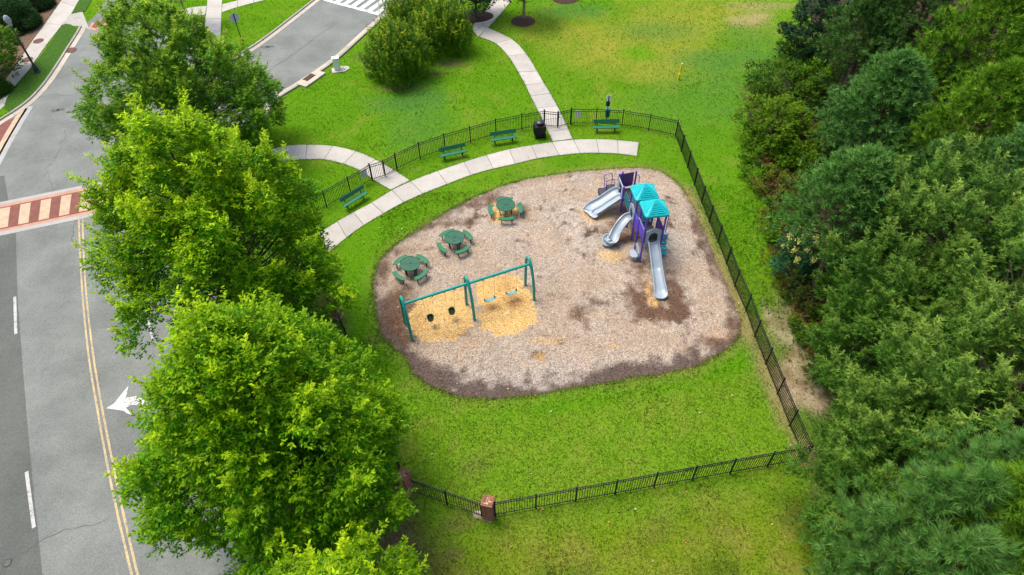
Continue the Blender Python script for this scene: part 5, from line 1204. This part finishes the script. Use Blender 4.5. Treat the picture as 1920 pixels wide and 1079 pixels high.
broadleaf("bright_bush", "upright light green weeds between thicket and pine", "bush", G(1520, 190, 0), 2.8, 1.3, .2, 26, 46, 7, .12, .45, (.35, .6), BR, np.array((.16, .30, .01)), .5, seed=97)
broadleaf("low_bush", "low yellowish and reddish bush beneath the bright bush", "bush", G(1450, 355, 0), 1.0, 1.3, .1, 24, 50, 7, .11, .5, (.3, .5), (np.array((.07, .12, .01)), np.array((.13, .15, .02))), np.array((.25, .27, .02)), .5, seed=98, tr=.04)
broadleaf("low_bush", "dark green low bush left of the big edge pine", "bush", G(1468, 410, 0), 1.3, 1.0, .1, 20, 50, 7, .12, .5, (.3, .5), (np.array((.025, .10, .006)), np.array((.05, .16, .01))), np.array((.10, .25, .01)), .4, seed=99, tr=.04)
fb = broadleaf("flowering_bush", "dark blue-green bush dotted with pale yellow flower heads", "bush", G(1497, 505, 0), 2.3, 1.45, .25, 34, 50, 7, .15, .42, (.35, .6), (np.array((.022, .10, .04)), np.array((.05, .17, .065))), np.array((.06, .15, .06)), .3, seed=101, tr=.05)
random.seed(5); RNG = np.random.default_rng(5)
for k in range(22):
    a = k*2.399; r = 1.5*math.sqrt((k+.5)/22); z = 2.35-.32*r*r+random.uniform(-.15, .1); c = (r*math.cos(a), r*math.sin(a)*.95, max(.5, z))
    n = 60; P = np.array(c)+(0, 0, .12)+RNG.normal(0, .085, (n, 3))*np.array((1, 1, .9)); D = rdir(n, .6); Vv, Ff = quads(P, D, unit(RNG.normal(0, 1, (n, 3))), np.full(n, .12), np.full(n, .07))
    npmesh("flower_head", Vv, Ff, np.repeat(np.array((.68, .66, .20))*np.exp(RNG.normal(0, .2, n))[:, None], 4, 0), LEAF, fb)
broadleaf("low_bush", "brownish green undergrowth bush below the flowering bush", "bush", G(1520, 565, 0), 1.2, 1.2, .1, 22, 46, 7, .11, .45, (.3, .5), (np.array((.035, .07, .01)), np.array((.08, .11, .02))), np.array((.14, .18, .02)), .3, seed=102, tr=.04)
broadleaf("low_bush", "leafy bush at the foot of the dark edge oak", "bush", G(1575, 700, 0), 1.9, 1.5, .1, 30, 50, 7, .12, .4, (.35, .6), (np.array((.022, .08, .01)), np.array((.05, .13, .02))), np.array((.12, .22, .03)), .4, seed=103, tr=.04)
for lb, px, h_, R_, n_, pl_, sd_ in (("leafy dark bush in the gap right of the bright bush", (1500,290), 2.2, 1.8, 44, (BR[0]*.7, BR[1]*.7), 121), ("small yellow-green bush between the bright bush and fence-side grass", (1425,315), .9, 1.2, 24, BR, 122),
    ("dark leafy bush below the upright weeds beside the pine", (1530,330), 2.4, 1.7, 40, (BR[0]*.55, BR[1]*.6), 123), ("leafy green bush under the dark glossy tree", (1510,120), 1.8, 2.0, 46, (BR[0]*.7, BR[1]*.8), 124), ("broad leafy bush just above the flowering bush", (1475,455), 1.2, 1.2, 28, (BR[0]*.8, BR[1]*.8), 125),
    ("shaded bush behind the flowering bush at the pine's foot", (1560,520), 2.0, 1.6, 36, (BR[0]*.5, BR[1]*.55), 126), ("trailing bush by the bare soil, below the brownish undergrowth", (1535,630), .9, 1.1, 22, (BR[0]*.7, BR[1]*.7), 127)):
    broadleaf("low_bush", lb, "bush", G(*px, 0), h_, R_, .05, n_, 56, 7, .12, .5, (.35, .6), pl_, np.array((.20, .32, .02)), .4, seed=sd_, tr=.04)
# ground cover under the trees' edge: trailing red and yellow leaves
RNG = np.random.default_rng(77); n = 9000; k_ = RNG.integers(0, len(ff), n); sel = np.array(ff)
ok = (sel[:, 0] < 24) & (sel[:, 1] > 8) & (sel[:, 1] < 52) & (sel[:, 0] > 10); sel = sel[ok]; b = sel[RNG.integers(0, len(sel), n)]+np.stack((RNG.normal(.9, .9, n), RNG.normal(0, .7, n)), 1)
P = np.c_[b, np.abs(RNG.normal(.05, .14, n))]; A = unit(np.c_[RNG.normal(0, 1, (n, 2)), np.full(n, .8)]); (Vv, Ff), k = sprigs(P, A, 6, .10, .5, 1.2)
pc_ = np.array([(.05, .12, .012), (.09, .17, .015), (.20, .22, .02), (.20, .075, .03), (.11, .08, .03), (.04, .10, .015)])[np.clip((fbm(P[:, 0], P[:, 1], .7, 2)*9-1.5).astype(int), 0, 5)]
pc_ = pc_*np.exp(RNG.normal(0, .3, n))[:, None]; tag(npmesh("ground_cover", Vv, Ff, np.repeat(np.repeat(pc_, k, 0), 3, 0), LEAF), kind='stuff')
